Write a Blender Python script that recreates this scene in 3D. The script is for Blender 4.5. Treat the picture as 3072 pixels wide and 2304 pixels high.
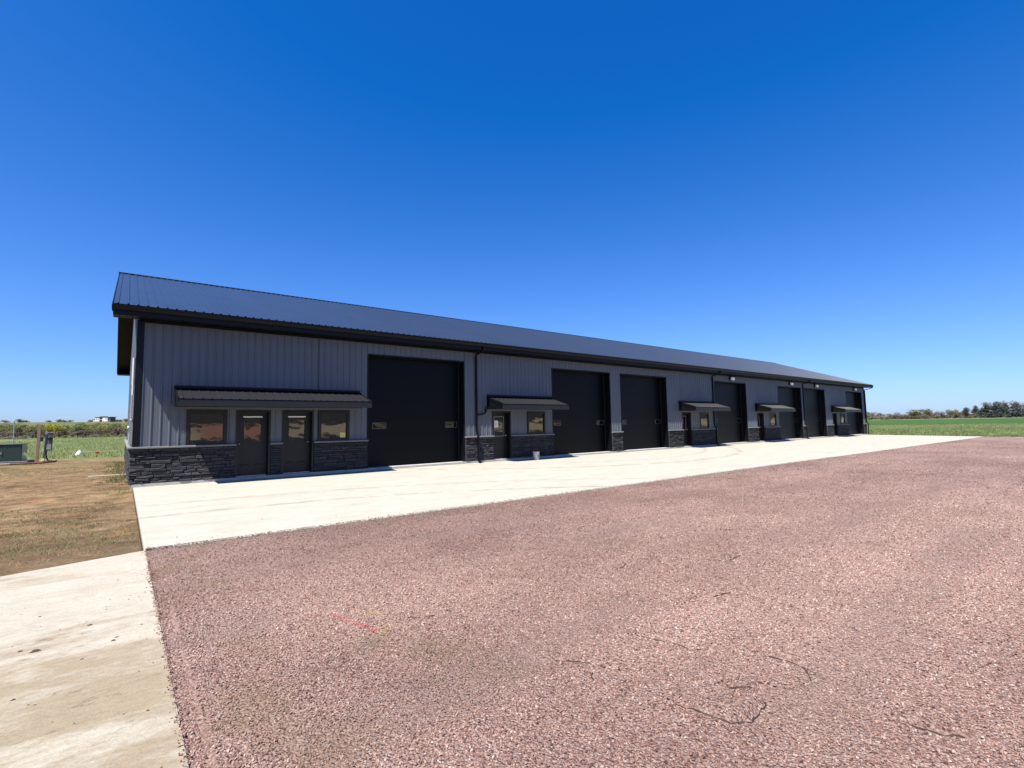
import bpy, math, random
import numpy as np
from mathutils import Matrix, Vector
random.seed(7); rng = np.random.default_rng(11)
S = bpy.context.scene
for o in list(bpy.data.objects): bpy.data.objects.remove(o)
COL = S.collection
rad = math.radians

# ------------------------------------------------------------------ camera
YAW, PITCH, ROLL = 0.6660, 0.0820, -0.0162
CAM = Vector((-0.2918, -18.1804, 1.5363))
def cam_axes():
    cy, sy, cp, sp = math.cos(YAW), math.sin(YAW), math.cos(PITCH), math.sin(PITCH)
    f = Vector((sy*cp, cy*cp, sp)); r = Vector((cy, -sy, 0)); u = r.cross(f)
    cr, sr = math.cos(ROLL), math.sin(ROLL)
    return cr*r + sr*u, -sr*r + cr*u, f
_r, _u, _f = cam_axes()
cd = bpy.data.cameras.new('camera'); cam = bpy.data.objects.new('camera', cd); COL.objects.link(cam)
m = Matrix((( _r.x, _u.x, -_f.x, CAM.x), (_r.y, _u.y, -_f.y, CAM.y), (_r.z, _u.z, -_f.z, CAM.z), (0, 0, 0, 1)))
cam.matrix_world = m
cd.sensor_width = 36.0; cd.lens = 36.0*1489.77/3072.0
cd.clip_start = 0.05; cd.clip_end = 9000
S.camera = cam
S.render.resolution_x, S.render.resolution_y = 1024, 768

# ------------------------------------------------------------------ sky, sun, exposure
SUN = Vector((-2.33, -1.0, 4.9)).normalized()          # direction towards the sun
elev = math.asin(SUN.z); azim = math.atan2(SUN.x, SUN.y)
w = bpy.data.worlds.new('World'); S.world = w; w.use_nodes = True
nt = w.node_tree; nt.nodes.clear()
SKYG = ((.78, -.66), (.93, -.36), (1.30, .56))
sky = nt.nodes.new('ShaderNodeTexSky'); sky.sky_type = 'NISHITA'; sky.sun_disc = False
sky.sun_elevation = elev; sky.sun_rotation = azim % (2*math.pi)
sky.altitude = 400; sky.air_density = 1.0; sky.dust_density = 0.6; sky.ozone_density = 3.0
sp_ = nt.nodes.new('ShaderNodeSeparateColor'); cb = nt.nodes.new('ShaderNodeCombineColor')   # deep blue of a clear dry day
nt.links.new(sky.outputs[0], sp_.inputs[0])
for i_, (k_, c_) in enumerate(SKYG):
    ml_ = nt.nodes.new('ShaderNodeMath'); ml_.operation = 'MULTIPLY_ADD'; ml_.inputs[1].default_value = k_; ml_.inputs[2].default_value = c_
    mx_ = nt.nodes.new('ShaderNodeMath'); mx_.operation = 'MAXIMUM'; mx_.inputs[1].default_value = .04
    nt.links.new(sp_.outputs[i_], ml_.inputs[0]); nt.links.new(ml_.outputs[0], mx_.inputs[0]); nt.links.new(mx_.outputs[0], cb.inputs[i_])
bg = nt.nodes.new('ShaderNodeBackground'); bg.inputs['Strength'].default_value = 0.0566
wo = nt.nodes.new('ShaderNodeOutputWorld')
nt.links.new(cb.outputs[0], bg.inputs[0]); nt.links.new(bg.outputs[0], wo.inputs[0])
sl = bpy.data.lights.new('sun', 'SUN'); sl.energy = 5.0; sl.angle = rad(0.53); sl.color = (1.0, 0.955, 0.88)
so = bpy.data.objects.new('sun', sl); COL.objects.link(so)
so.rotation_euler = SUN.to_track_quat('Z', 'Y').to_euler(); so.location = (-30, -40, 60)
S.view_settings.view_transform = 'Standard'; S.view_settings.look = 'None'
S.view_settings.gamma = 1.0; S.view_settings.use_curve_mapping = False
S.view_settings.exposure = 1.25
S.render.engine = 'CYCLES'

# ------------------------------------------------------------------ helpers
def tag(o, label=None, cat=None, group=None, kind=None):
    if label: o['label'] = label
    if cat: o['category'] = cat
    if group: o['group'] = group
    if kind: o['kind'] = kind
    return o
def empty(name, loc=(0, 0, 0), rz=0, parent=None):
    o = bpy.data.objects.new(name, None); COL.objects.link(o)
    o.location = loc; o.rotation_euler.z = rz; o.empty_display_size = .2
    if parent: o.parent = parent
    return o
def link_mesh(name, me, mat, parent=None, loc=(0, 0, 0), rot=(0, 0, 0)):
    if mat and not me.materials: me.materials.append(mat)
    o = bpy.data.objects.new(name, me); COL.objects.link(o)
    o.location = loc; o.rotation_euler = rot
    if parent: o.parent = parent
    return o
class MB:
    def __init__(s): s.v = []; s.f = []
    def quad(s, a, b, c, d):
        n = len(s.v); s.v += [a, b, c, d]; s.f.append((n, n+1, n+2, n+3)); return s
    def tri(s, a, b, c):
        n = len(s.v); s.v += [a, b, c]; s.f.append((n, n+1, n+2)); return s
    def box(s, x0, x1, y0, y1, z0, z1):
        n = len(s.v)
        s.v += [(x0,y0,z0),(x1,y0,z0),(x1,y1,z0),(x0,y1,z0),(x0,y0,z1),(x1,y0,z1),(x1,y1,z1),(x0,y1,z1)]
        s.f += [(n,n+3,n+2,n+1),(n+4,n+5,n+6,n+7),(n,n+1,n+5,n+4),(n+1,n+2,n+6,n+5),(n+2,n+3,n+7,n+6),(n+3,n,n+4,n+7)]
        return s
    def bbox(s, x0, x1, y0, y1, z0, z1, b=.01):        # box with chamfered front (-y) edge
        n = len(s.v)
        s.v += [(x0,y1,z0),(x1,y1,z0),(x1,y1,z1),(x0,y1,z1),(x0,y0+b,z0),(x1,y0+b,z0),(x1,y0+b,z1),(x0,y0+b,z1),
                (x0+b,y0,z0+b),(x1-b,y0,z0+b),(x1-b,y0,z1-b),(x0+b,y0,z1-b)]
        q = lambda *t: s.f.append(tuple(n+i for i in t))
        q(0,3,2,1); q(0,1,5,4); q(1,2,6,5); q(2,3,7,6); q(3,0,4,7)
        q(4,5,9,8); q(5,6,10,9); q(6,7,11,10); q(7,4,8,11); q(8,9,10,11)
        return s
    def tube(s, pts, r, n=8, cap=True, rect=None):
        """swept tube; rect=(w,d) makes a rectangular pipe"""
        pts = [Vector(p) for p in pts]; rings = []
        rr = r if isinstance(r, (list, tuple)) else [r]*len(pts)
        up0 = None
        for i, p in enumerate(pts):
            d = (pts[min(i+1, len(pts)-1)] - pts[max(i-1, 0)]).normalized()
            ref = Vector((0, 0, 1)) if abs(d.z) < .9 else Vector((1, 0, 0))
            a = d.cross(ref).normalized(); b = d.cross(a).normalized()
            base = len(s.v)
            if rect:
                for su, sv in ((-1,-1),(1,-1),(1,1),(-1,1)):
                    s.v.append(tuple(p + a*su*rect[0]/2 + b*sv*rect[1]/2))
                k = 4
            else:
                for j in range(n):
                    t = 2*math.pi*j/n; s.v.append(tuple(p + a*math.cos(t)*rr[i] + b*math.sin(t)*rr[i]))
                k = n
            rings.append((base, k))
        for (b0, k), (b1, _) in zip(rings, rings[1:]):
            for j in range(k): s.f.append((b0+j, b0+(j+1) % k, b1+(j+1) % k, b1+j))
        if cap:
            s.f.append(tuple(range(rings[0][0], rings[0][0]+rings[0][1]))[::-1]); s.f.append(tuple(range(rings[-1][0], rings[-1][0]+rings[-1][1])))
        return s
    def lathe(s, prof, n=20, c=(0, 0, 0)):
        base = len(s.v)
        for r, z in prof:
            for j in range(n):
                t = 2*math.pi*j/n; s.v.append((c[0]+r*math.cos(t), c[1]+r*math.sin(t), c[2]+z))
        for i in range(len(prof)-1):
            for j in range(n):
                a = base+i*n; s.f.append((a+j, a+(j+1) % n, a+n+(j+1) % n, a+n+j))
        return s
    def mesh(s, name):
        me = bpy.data.meshes.new(name); me.from_pydata([tuple(v) for v in s.v], [], s.f); me.update(); return me
    def build(s, name, mat, parent=None, loc=(0, 0, 0), rot=(0, 0, 0), smooth=False):
        me = s.mesh(name)
        if smooth: me.shade_smooth()
        return link_mesh(name, me, mat, parent, loc, rot)
def np_mesh(name, v, f):
    """v (n,3) float, f (m,k) int, one polygon size"""
    me = bpy.data.meshes.new(name); v = np.asarray(v, np.float32); f = np.asarray(f, np.int32)
    me.vertices.add(len(v)); me.vertices.foreach_set('co', v.ravel())
    k = f.shape[1]; me.loops.add(f.size); me.loops.foreach_set('vertex_index', f.ravel())
    me.polygons.add(len(f)); me.polygons.foreach_set('loop_start', np.arange(0, f.size, k, dtype=np.int32))
    me.update(calc_edges=True); return me
def copy_tree(o, parent=None):
    c = o.copy(); COL.objects.link(c); c.parent = parent
    for ch in list(o.children): copy_tree(ch, c)
    return c

# ------------------------------------------------------------------ materials
class N:
    def __init__(s, name):
        s.m = bpy.data.materials.new(name); s.m.use_nodes = True; s.t = s.m.node_tree; s.t.nodes.clear()
        s.out = s.t.nodes.new('ShaderNodeOutputMaterial'); s.b = s.t.nodes.new('ShaderNodeBsdfPrincipled')
        s.t.links.new(s.b.outputs[0], s.out.inputs[0])
        s.pos = s.t.nodes.new('ShaderNodeNewGeometry').outputs['Position']
    def n(s, t, **k):
        x = s.t.nodes.new(t)
        for a, b in k.items(): setattr(x, a, b)
        return x
    def L(s, a, b): s.t.links.new(a, b)
    def setin(s, sock, v):
        if hasattr(v, 'is_linked') or isinstance(v, bpy.types.NodeSocket): s.L(v, sock)
        else: sock.default_value = v
    def noise(s, scale, detail=4, rough=.55, vec=None, dist=0, ret='Fac'):
        x = s.n('ShaderNodeTexNoise'); x.inputs['Scale'].default_value = scale; x.inputs['Detail'].default_value = detail
        x.inputs['Roughness'].default_value = rough; x.inputs['Distortion'].default_value = dist
        s.L(vec if vec is not None else s.pos, x.inputs['Vector']); return x.outputs[ret]
    def voro(s, scale, feature='F1', ret='Distance', vec=None, rand=1):
        x = s.n('ShaderNodeTexVoronoi', feature=feature); x.inputs['Scale'].default_value = scale; x.inputs['Randomness'].default_value = rand
        s.L(vec if vec is not None else s.pos, x.inputs['Vector']); return x.outputs[ret]
    def scalev(s, sc, vec=None, rot=(0, 0, 0), loc=(0, 0, 0)):
        x = s.n('ShaderNodeMapping'); x.inputs['Scale'].default_value = sc; x.inputs['Rotation'].default_value = rot; x.inputs['Location'].default_value = loc
        s.L(vec if vec is not None else s.pos, x.inputs['Vector']); return x.outputs[0]
    def ramp(s, fac, stops, interp='LINEAR'):
        x = s.n('ShaderNodeValToRGB'); cr = x.color_ramp; cr.interpolation = interp
        while len(cr.elements) < len(stops): cr.elements.new(.5)
        for e, (p, c) in zip(cr.elements, stops):
            e.position = p; e.color = (*c, 1) if not isinstance(c, (int, float)) else (c, c, c, 1)
        s.L(fac, x.inputs[0]); return x.outputs[0]
    def mix(s, fac, a, b, blend='MIX'):
        x = s.n('ShaderNodeMix', data_type='RGBA', blend_type=blend)
        s.setin(x.inputs[0], fac)
        for sock, v in ((x.inputs[6], a), (x.inputs[7], b)):
            if isinstance(v, (tuple, list)): sock.default_value = (*v[:3], 1)
            else: s.L(v, sock)
        return x.outputs[2]
    def math(s, op, a, b=None, c=None, clamp=False):
        x = s.n('ShaderNodeMath', operation=op, use_clamp=clamp)
        for i, v in enumerate((a, b, c)):
            if v is not None: s.setin(x.inputs[i], v)
        return x.outputs[0]
    def maprange(s, v, a, b, c=0, d=1, smooth=True):
        x = s.n('ShaderNodeMapRange', interpolation_type='SMOOTHSTEP' if smooth else 'LINEAR')
        s.setin(x.inputs[0], v)
        for i, q in enumerate((a, b, c, d)): x.inputs[i+1].default_value = q
        return x.outputs[0]
    def xyz(s, vec=None):
        x = s.n('ShaderNodeSeparateXYZ'); s.L(vec if vec is not None else s.pos, x.inputs[0]); return x.outputs
    def bump(s, h, strength=.3, dist=.01, normal=None):
        x = s.n('ShaderNodeBump'); x.inputs['Strength'].default_value = strength; x.inputs['Distance'].default_value = dist
        s.L(h, x.inputs['Height'])
        if normal is not None: s.L(normal, x.inputs['Normal'])
        return x.outputs[0]
    def alb(s, col):
        if any(t in s.m.name for t in ('wall_steel', 'stone_cap', 'ledge_stone', 'lens', 'paper')): return col
        return s.mix(1.0, col, (.71, .71, .71), 'MULTIPLY')
    def done(s, col, rough=.6, spec=.5, metallic=0, normal=None, coat=0):
        col = s.alb(col)
        if isinstance(col, (tuple, list)): s.b.inputs['Base Color'].default_value = (*col[:3], 1)
        else: s.L(col, s.b.inputs['Base Color'])
        s.setin(s.b.inputs['Roughness'], rough); s.b.inputs['Specular IOR Level'].default_value = spec; s.b.inputs['Metallic'].default_value = metallic
        if coat: s.b.inputs['Coat Weight'].default_value = coat
        if normal is not None: s.L(normal, s.b.inputs['Normal'])
        return s.m
def simple(name, c, rough=.6, spec=.5, var=.12, vs=6., bs=None, bstr=.2, metallic=0, rndobj=0, coat=0):
    k = N(name); f = k.noise(vs, 5, .6)
    lo = tuple(x*(1-var) for x in c); hi = tuple(min(1, x*(1+var)) for x in c)
    col = k.ramp(f, [(.3, lo), (.7, hi)])
    if rndobj:
        oi = k.n('ShaderNodeObjectInfo').outputs['Random']
        col = k.mix(1.0, col, k.ramp(oi, [(0, 1-rndobj), (1, 1+rndobj)]), 'MULTIPLY')
    r = k.maprange(k.noise(vs*2.3, 3), .3, .7, rough*.88, min(1, rough*1.12))
    nrm = k.bump(k.noise(bs, 6, .65), bstr, .01) if bs else None
    return k.done(col, r, spec, metallic, nrm, coat)

M = {}
def metal_paint(name, c, rough, spec=.5, var=.06, dust=.0):
    k = N(name)
    big = k.noise(.8, 3, .5); fine = k.noise(40, 3, .6)
    col = k.ramp(big, [(.25, tuple(x*(1-var) for x in c)), (.75, tuple(x*(1+var) for x in c))])
    oi = k.n('ShaderNodeObjectInfo').outputs['Random']
    col = k.mix(1.0, col, k.ramp(oi, [(0, .955), (1, 1.0)]), 'MULTIPLY')
    if dust:
        st = k.noise(1.0, 5, .6, k.scalev((9, 9, .55)))
        col = k.mix(k.maprange(st, .5, .75, 0, dust), col, (.32, .28, .24))
    oil = k.noise(1.6, 2, .5, k.scalev((1, 1, .5)))
    return k.done(col, k.maprange(fine, .3, .7, rough*.85, rough*1.15), spec, 0, k.bump(oil, .12, .05))
M['wall'] = metal_paint('grey_wall_steel', (.088, .100, .121), .45, .40, dust=.04)
M['roof'] = metal_paint('charcoal_roof_steel', (.028, .044, .084), .34, .42, dust=.012)
M['awning'] = metal_paint('bronze_awning_steel', (.018, .018, .020), .42, .32, dust=.015)
M['trim'] = metal_paint('black_trim_steel', (.0035, .004, .007), .45, .22)
M['soffit'] = metal_paint('black_soffit_steel', (.004, .0045, .006), .55, .15)
M['ohd'] = metal_paint('black_overhead_door_steel', (.0008, .0011, .0026), .45, .16, var=.2, dust=.002)
M['door'] = metal_paint('dark_entry_door_steel', (.010, .009, .010), .45, .4, dust=.015)
M['frame'] = metal_paint('black_window_frame', (.007, .0065, .008), .4, .4)
M['white'] = simple('white_paint', (.72, .72, .70), .5, vs=8)
M['paper'] = simple('white_paper', (.82, .82, .78), .8, var=.04)
M['yellow'] = simple('yellow_label', (.75, .68, .20), .7, var=.05)
M['chrome'] = simple('brushed_metal', (.62, .62, .63), .28, metallic=1, var=.05)
M['seal'] = simple('rubber_seal', (.02, .02, .02), .8)
M['inside'] = simple('bare_interior', (.10, .10, .10), .9)
def glass(name, fa, fb):
    k = N(name); k.t.nodes.remove(k.b)
    tr = k.n('ShaderNodeBsdfTransparent'); tr.inputs[0].default_value = (.42, .44, .44, 1)
    gl = k.n('ShaderNodeBsdfGlossy'); gl.inputs['Roughness'].default_value = .015; gl.inputs[0].default_value = (.95, .97, 1, 1)
    wav = k.noise(2.2, 2, .5)
    bn = k.bump(wav, .05, .02); k.L(bn, gl.inputs['Normal'])
    fr = k.n('ShaderNodeFresnel'); fr.inputs[0].default_value = 1.5
    f2 = k.math('ADD', k.math('MULTIPLY', fr.outputs[0], fa), fb, clamp=True)
    mx = k.n('ShaderNodeMixShader'); k.L(f2, mx.inputs[0]); k.L(tr.outputs[0], mx.inputs[1]); k.L(gl.outputs[0], mx.inputs[2]); k.L(mx.outputs[0], k.out.inputs[0])
    return k.m
M['glass'] = glass('window_glass', 1.3, .08); M['ohd_glass'] = glass('small_door_glass', .8, .02)
def lens():
    k = N('lamp_lens'); return k.done((.85, .86, .84), .2, .5)
M['lens'] = lens()
def stone():
    k = N('dark_ledge_stone'); oi = k.n('ShaderNodeObjectInfo').outputs['Random']
    f = k.noise(18, 6, .65)
    col = k.ramp(f, [(.25, (.020, .020, .023)), (.6, (.039, .038, .041)), (.85, (.072, .069, .067))])
    col = k.mix(1.0, col, k.ramp(oi, [(0, .70), (.5, 1.0), (1, 1.30)]), 'MULTIPLY')
    hgt = k.math('ADD', k.noise(30, 8, .7), k.math('MULTIPLY', k.noise(9, 4, .6, k.scalev((1, 1, 3))), 1.5))
    return k.done(col, .82, .35, 0, k.bump(hgt, .8, .012))
M['stone'] = stone()
M['cap'] = simple('cast_stone_cap', (.15, .15, .15), .8, bs=60, bstr=.3)
M['mortar'] = simple('dark_mortar', (.018, .018, .020), .9)
def concrete(name, base, mud, cracks=False):
    k = N(name); x, y, z = k.xyz()
    big = k.noise(.35, 5, .6); mid = k.noise(2.2, 6, .62); fine = k.noise(60, 5, .7)
    c0 = tuple(v*.90 for v in base); c1 = tuple(min(1, v*1.06) for v in base)
    col = k.ramp(mid, [(.25, c0), (.75, c1)])
    # broom / wash streaks that run along the slab
    st = k.noise(1.0, 9, .74, k.scalev((.5, 2.6, 1)), .15)
    col = k.mix(k.maprange(st, .50, .70, 0, .55), col, tuple(v*.70 for v in base))
    st2 = k.noise(1.0, 9, .76, k.scalev((1.1, 4.0, 1), loc=(7, 3, 0)), .15)
    col = k.mix(k.maprange(st2, .52, .74, 0, .6), col, (base[0]*.84, base[1]*.76, base[2]*.58))
    if mud:
        mm = k.noise(1.0, 11, .76, k.scalev((.8, 1.7, 1), loc=(2.2, 5.1, 0)), .2)
        mudz = k.math('ADD', mm, k.maprange(y, -11.4, -13.2, -.07, .09))
        col = k.mix(k.maprange(mudz, .46, .66, 0, mud), col, (.300, .232, .145))
        mm2 = k.noise(1.0, 10, .8, k.scalev((1.8, 5.0, 1), loc=(9.2, 1.1, 0)), .2)
        col = k.mix(k.maprange(k.math('ADD', mm2, k.maprange(y, -11.2, -12.6, -.06, .03)), .60, .68, 0, .8*mud), col, (.15, .108, .066))
    col = k.mix(1.0, col, k.ramp(fine, [(.25, .80), (.75, 1.12)]), 'MULTIPLY')
    grit = k.noise(1.0, 8, .8, k.scalev((9, 22, 9)))
    col = k.mix(1.0, col, k.ramp(grit, [(.3, .80 if mud else .90), (.55, 1.0), (.75, 1.06)]), 'MULTIPLY')
    # tyre marks: wide arcs
    if not mud:
        for (cx, cy_, r, wd, a) in ((1.2, -21.5, 15.6, .12, .16), (1.2, -21.5, 17.3, .12, .12), (20, 9.5, 15.2, .16, .14), (20, 9.5, 13.4, .14, .10)):
            dx = k.math('SUBTRACT', x, cx); dy = k.math('SUBTRACT', y, cy_)
            d = k.math('SQRT', k.math('ADD', k.math('MULTIPLY', dx, dx), k.math('MULTIPLY', dy, dy)))
            e = k.math('ABSOLUTE', k.math('SUBTRACT', d, r))
            mk = k.math('MULTIPLY', k.maprange(e, wd*1.5, wd*.4, 0, a*4.2), k.maprange(k.noise(1.7, 6, .7), .36, .62))
            col = k.mix(mk, col, (.27, .22, .16))
        spots = k.voro(.9, 'F1')
        col = k.mix(k.maprange(spots, .06, .03, 0, .5), col, (.25, .22, .19))
    hgt = k.math('ADD', k.math('MULTIPLY', fine, .6), k.math('ADD', k.noise(9, 6, .6), grit))
    return k.done(col, .88, .3, 0, k.bump(hgt, .7 if mud else .4, .012))
M['apron'] = concrete('pale_concrete', (.470, .444, .372), 0)
M['drive'] = concrete('muddy_concrete', (.485, .440, .355), .85)
M['found'] = simple('foundation_concrete', (.50, .48, .44), .9, bs=50)

def paint_masks(k):
    """sprayed utility paint on the gravel, by place"""
    x, y, z = k.xyz()
    wob = k.math('MULTIPLY', k.math('SUBTRACT', k.noise(9, 4, .7), .5), .16)
    def seg(x0, y0, x1, y1, wd):
        # distance to segment
        lx, ly = x1-x0, y1-y0; ll = lx*lx+ly*ly
        ax = k.math('SUBTRACT', x, x0); ay = k.math('SUBTRACT', y, y0)
        t = k.math('DIVIDE', k.math('ADD', k.math('MULTIPLY', ax, lx), k.math('MULTIPLY', ay, ly)), ll, clamp=True)
        ex = k.math('SUBTRACT', ax, k.math('MULTIPLY', t, lx)); ey = k.math('SUBTRACT', ay, k.math('MULTIPLY', t, ly))
        d = k.math('ADD', k.math('SQRT', k.math('ADD', k.math('MULTIPLY', ex, ex), k.math('MULTIPLY', ey, ey))), wob)
        return k.maprange(d, wd, wd*.35, 0, 1)
    red = k.math('MULTIPLY', seg(1.335, -13.36, 1.50, -13.92, .042), k.maprange(k.noise(36, 4, .7), .44, .60, 0, .85))
    yel = k.math('MULTIPLY', k.math('MAXIMUM', seg(1.50, -13.33, 1.70, -13.62, .05), seg(1.55, -13.98, 1.66, -13.9, .07)), k.maprange(k.noise(30, 4, .7), .44, .62, 0, .70))
    return red, yel
def gravel_colors(k, rnd, cell):
    col = k.ramp(rnd, [(0, (.105, .056, .045)), (.18, (.220, .122, .098)), (.45, (.345, .210, .170)), (.72, (.420, .278, .228)), (.92, (.49, .36, .300)), (1, (.55, .46, .39))])
    big = k.noise(.16, 5, .6); mid = k.noise(.8, 6, .66); stv = k.noise(1.0, 6, .66, k.scalev((.16, .55, 1), rot=(0, 0, .25)))
    col = k.mix(1., col, k.ramp(big, [(.32, (.72, .69, .69)), (.5, (1., 1., 1.)), (.68, (1.22, 1.23, 1.22))]), 'MULTIPLY')
    col = k.mix(1., col, k.ramp(stv, [(.34, (.84, .81, .80)), (.52, (1., 1., 1.)), (.7, (1.10, 1.11, 1.11))]), 'MULTIPLY')
    col = k.mix(k.maprange(mid, .58, .72, 0, .50), col, (.205, .150, .085))
    x_, y_, z_ = k.xyz()
    lane = None
    for c_ in (-11.35, -13.05, -15.3, -17.0):
        yc = k.math('ADD', k.math('MULTIPLY', k.math('SINE', k.math('MULTIPLY', x_, .13)), .55), c_)
        l1 = k.maprange(k.math('ABSOLUTE', k.math('SUBTRACT', y_, yc)), .42, .12, 0, 1); lane = l1 if lane is None else k.math('MAXIMUM', lane, l1)
    lane = k.math('MULTIPLY', lane, k.maprange(k.noise(.5, 5, .65), .38, .60, 0, .42))
    col = k.mix(lane, col, (.285, .195, .160))
    dk = k.noise(1.0, 7, .72, k.scalev((1.1, 3.0, 1), rot=(0, 0, .2), loc=(5, 9, 0)))
    col = k.mix(k.maprange(dk, .62, .72, 0, .65), col, (.105, .062, .045))
    return col
def gravel_stone():
    k = N('pink_quartzite_stone'); rnd = k.n('ShaderNodeObjectInfo').outputs['Random']
    col = gravel_colors(k, rnd, None)
    x, y, z = k.xyz()
    # muddy strip along the driveway edge
    e = k.math('MULTIPLY', k.maprange(x, 1.6, .2, 0, 1), k.maprange(k.noise(1.3, 4, .6), .48, .66, 0, .55))
    col = k.mix(e, col, (.23, .155, .10))
    red, yel = paint_masks(k)
    col = k.mix(red, col, (.52, .018, .03)); col = k.mix(k.math('MULTIPLY', yel, .8), col, (.45, .34, .06))
    col = k.mix(1., col, k.ramp(k.noise(70, 4, .6), [(.25, .82), (.75, 1.12)]), 'MULTIPLY')
    return k.done(col, .88, .2, 0, k.bump(k.noise(160, 4, .7), .5, .003))
M['gstone'] = gravel_stone()
def gravel_base():
    k = N('pink_gravel'); cellc = k.voro(60, 'F1', 'Color'); sep = k.n('ShaderNodeSeparateColor'); k.L(cellc, sep.inputs[0])
    d1 = k.voro(60, 'F1'); d2 = k.voro(33, 'F1')
    col = gravel_colors(k, k.math('ADD', k.math('MULTIPLY', sep.outputs[0], .72), .24), None)
    gap = k.maprange(d1, .30, .62, 0, .40)
    col = k.mix(gap, col, (.12, .07, .065))
    x, y, z = k.xyz()
    e = k.math('MULTIPLY', k.maprange(x, 1.6, .2, 0, 1), k.maprange(k.noise(1.3, 4, .6), .48, .66, 0, .6))
    col = k.mix(e, col, (.23, .155, .10))
    # earthy seam against the apron
    edge = k.math('MULTIPLY', k.maprange(y, -9.9, -9.05, 0, 1), k.maprange(k.noise(.9, 5, .65), .40, .60, 0, .75))
    col = k.mix(edge, col, (.20, .145, .11))
    scuff = k.noise(1.0, 6, .7, k.scalev((.22, .9, 1)), .6)
    col = k.mix(k.maprange(scuff, .55, .70, 0, .45), col, (.19, .115, .09))
    red, yel = paint_masks(k)
    col = k.mix(red, col, (.52, .018, .03)); col = k.mix(k.math('MULTIPLY', yel, .8), col, (.45, .34, .06))
    hgt = k.math('SUBTRACT', k.math('MULTIPLY', k.noise(20, 5, .7), .6), k.math('ADD', d1, k.math('MULTIPLY', d2, .7)))
    return k.done(col, .85, .3, 0, k.bump(hgt, 1.0, .022))
M['gravel'] = gravel_base()
def ground_mat():
    k = N('field_ground'); x, y, z = k.xyz()
    wob = k.math('MULTIPLY', k.math('SUBTRACT', k.noise(.16, 5, .65), .5), 14)
    mid = k.noise(1.4, 6, .65); fine = k.noise(11, 6, .7); big = k.noise(.07, 5, .6)
    stk = k.noise(1.0, 9, .78, k.scalev((1.6, 2.6, 1)), .2)
    soil = k.ramp(stk, [(.32, (.050, .030, .016)), (.47, (.190, .120, .061)), (.64, (.35, .240, .132))])
    soil = k.mix(k.maprange(mid, .52, .66, 0, .45), soil, (.30, .22, .13))
    soil = k.mix(k.maprange(k.math('ADD', k.noise(.7, 7, .7), k.maprange(y, -2, 18, -.08, .08)), .53, .66, 0, .50), soil, (.170, .155, .055))   # thin sprouting grass
    soil = k.mix(1., soil, k.ramp(k.noise(.33, 6, .68), [(.34, (.58, .54, .52)), (.52, (1., 1., 1.)), (.68, (1.22, 1.2, 1.15))]), 'MULTIPLY')
    # soil gets darker towards the slab
    near_slab = k.math('MULTIPLY', k.maprange(y, -4.5, -8.6, 0, 1), .55)
    soil = k.mix(near_slab, soil, (.115, .078, .045))
    # sprayed marks in the dirt
    for (px, py, c, r) in ((-1.98, -.85, (.62, .06, .03), .20), (-1.75, -.95, (.70, .33, .03), .22), (-.22, -6.8, (.66, .40, .05), .16), (-.35, -7.1, (.55, .09, .05), .12)):
        dx = k.math('SUBTRACT', x, px); dy = k.math('MULTIPLY', k.math('SUBTRACT', y, py), .35)
        d = k.math('SQRT', k.math('ADD', k.math('MULTIPLY', dx, dx), k.math('MULTIPLY', dy, dy)))
        soil = k.mix(k.math('MULTIPLY', k.maprange(d, r, r*.4), k.maprange(k.noise(16, 4), .46, .62, 0, .34)), soil, c)
    grass = k.ramp(k.noise(.9, 6, .7), [(.25, (.085, .120, .035)), (.5, (.150, .185, .065)), (.78, (.23, .245, .105))])
    grass = k.mix(k.maprange(big, .45, .65, 0, .5), grass, (.115, .160, .050))
    weed = k.ramp(k.noise(.6, 6, .7), [(.25, (.105, .150, .055)), (.55, (.185, .220, .085)), (.8, (.28, .26, .12))])
    far = k.ramp(k.noise(.02, 6, .65), [(.3, (.075, .090, .030)), (.5, (.125, .120, .050)), (.7, (.20, .155, .085))])
    dark = k.ramp(k.noise(.05, 5, .6), [(.3, (.030, .085, .018)), (.7, (.058, .125, .028))])
    tan = (.33, .265, .15)
    yy = k.math('ADD', y, wob)
    # left strip: soil, then weeds, then far hill
    left = k.mix(k.maprange(yy, 20, 29), soil, weed)
    left = k.mix(k.maprange(yy, 175, 195), left, k.mix(.6, far, (.16, .12, .07)))
    left = k.mix(k.maprange(yy, 270, 340), left, far)
    # right field by distance from the building end
    xr = k.math('ADD', x, k.math('MULTIPLY', wob, 1.0))
    rt = k.mix(k.maprange(xr, 190, 205), grass, dark)
    rt = k.mix(k.maprange(xr, 360, 430, 0, .85), rt, tan)
    side = k.maprange(x, 20, 60)
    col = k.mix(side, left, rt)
    # unseen bank behind the camera, raised and colour-banded for reflections in the panes
    bank = k.mix(k.math('ADD', k.maprange(k.math('ADD', z, k.math('MULTIPLY', k.noise(.5, 4, .6), 4.5)), 4.1, 4.5), k.maprange(k.math('ADD', z, k.math('MULTIPLY', k.noise(.6, 4, .6, k.scalev((1, 1, 1), loc=(40, 0, 0))), 3.0)), 2.35, 2.0), clamp=True), k.mix(k.math('MULTIPLY', k.maprange(x, 5.0, 7.0), k.maprange(x, 15, 13)), (.44, .35, .22), (.42, .20, .13)), (.045, .046, .036))
    col = k.mix(k.maprange(y, -27, -33), col, bank)
    col = k.mix(1.0, col, k.ramp(fine, [(.2, .72), (.8, 1.22)]), 'MULTIPLY')
    hgt = k.math('ADD', k.math('MULTIPLY', k.noise(4.5, 7, .7), 1.0), k.math('MULTIPLY', fine, .5))
    return k.done(col, .95, .15, 0, k.bump(hgt, .9, .07))
M['ground'] = ground_mat()
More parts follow.
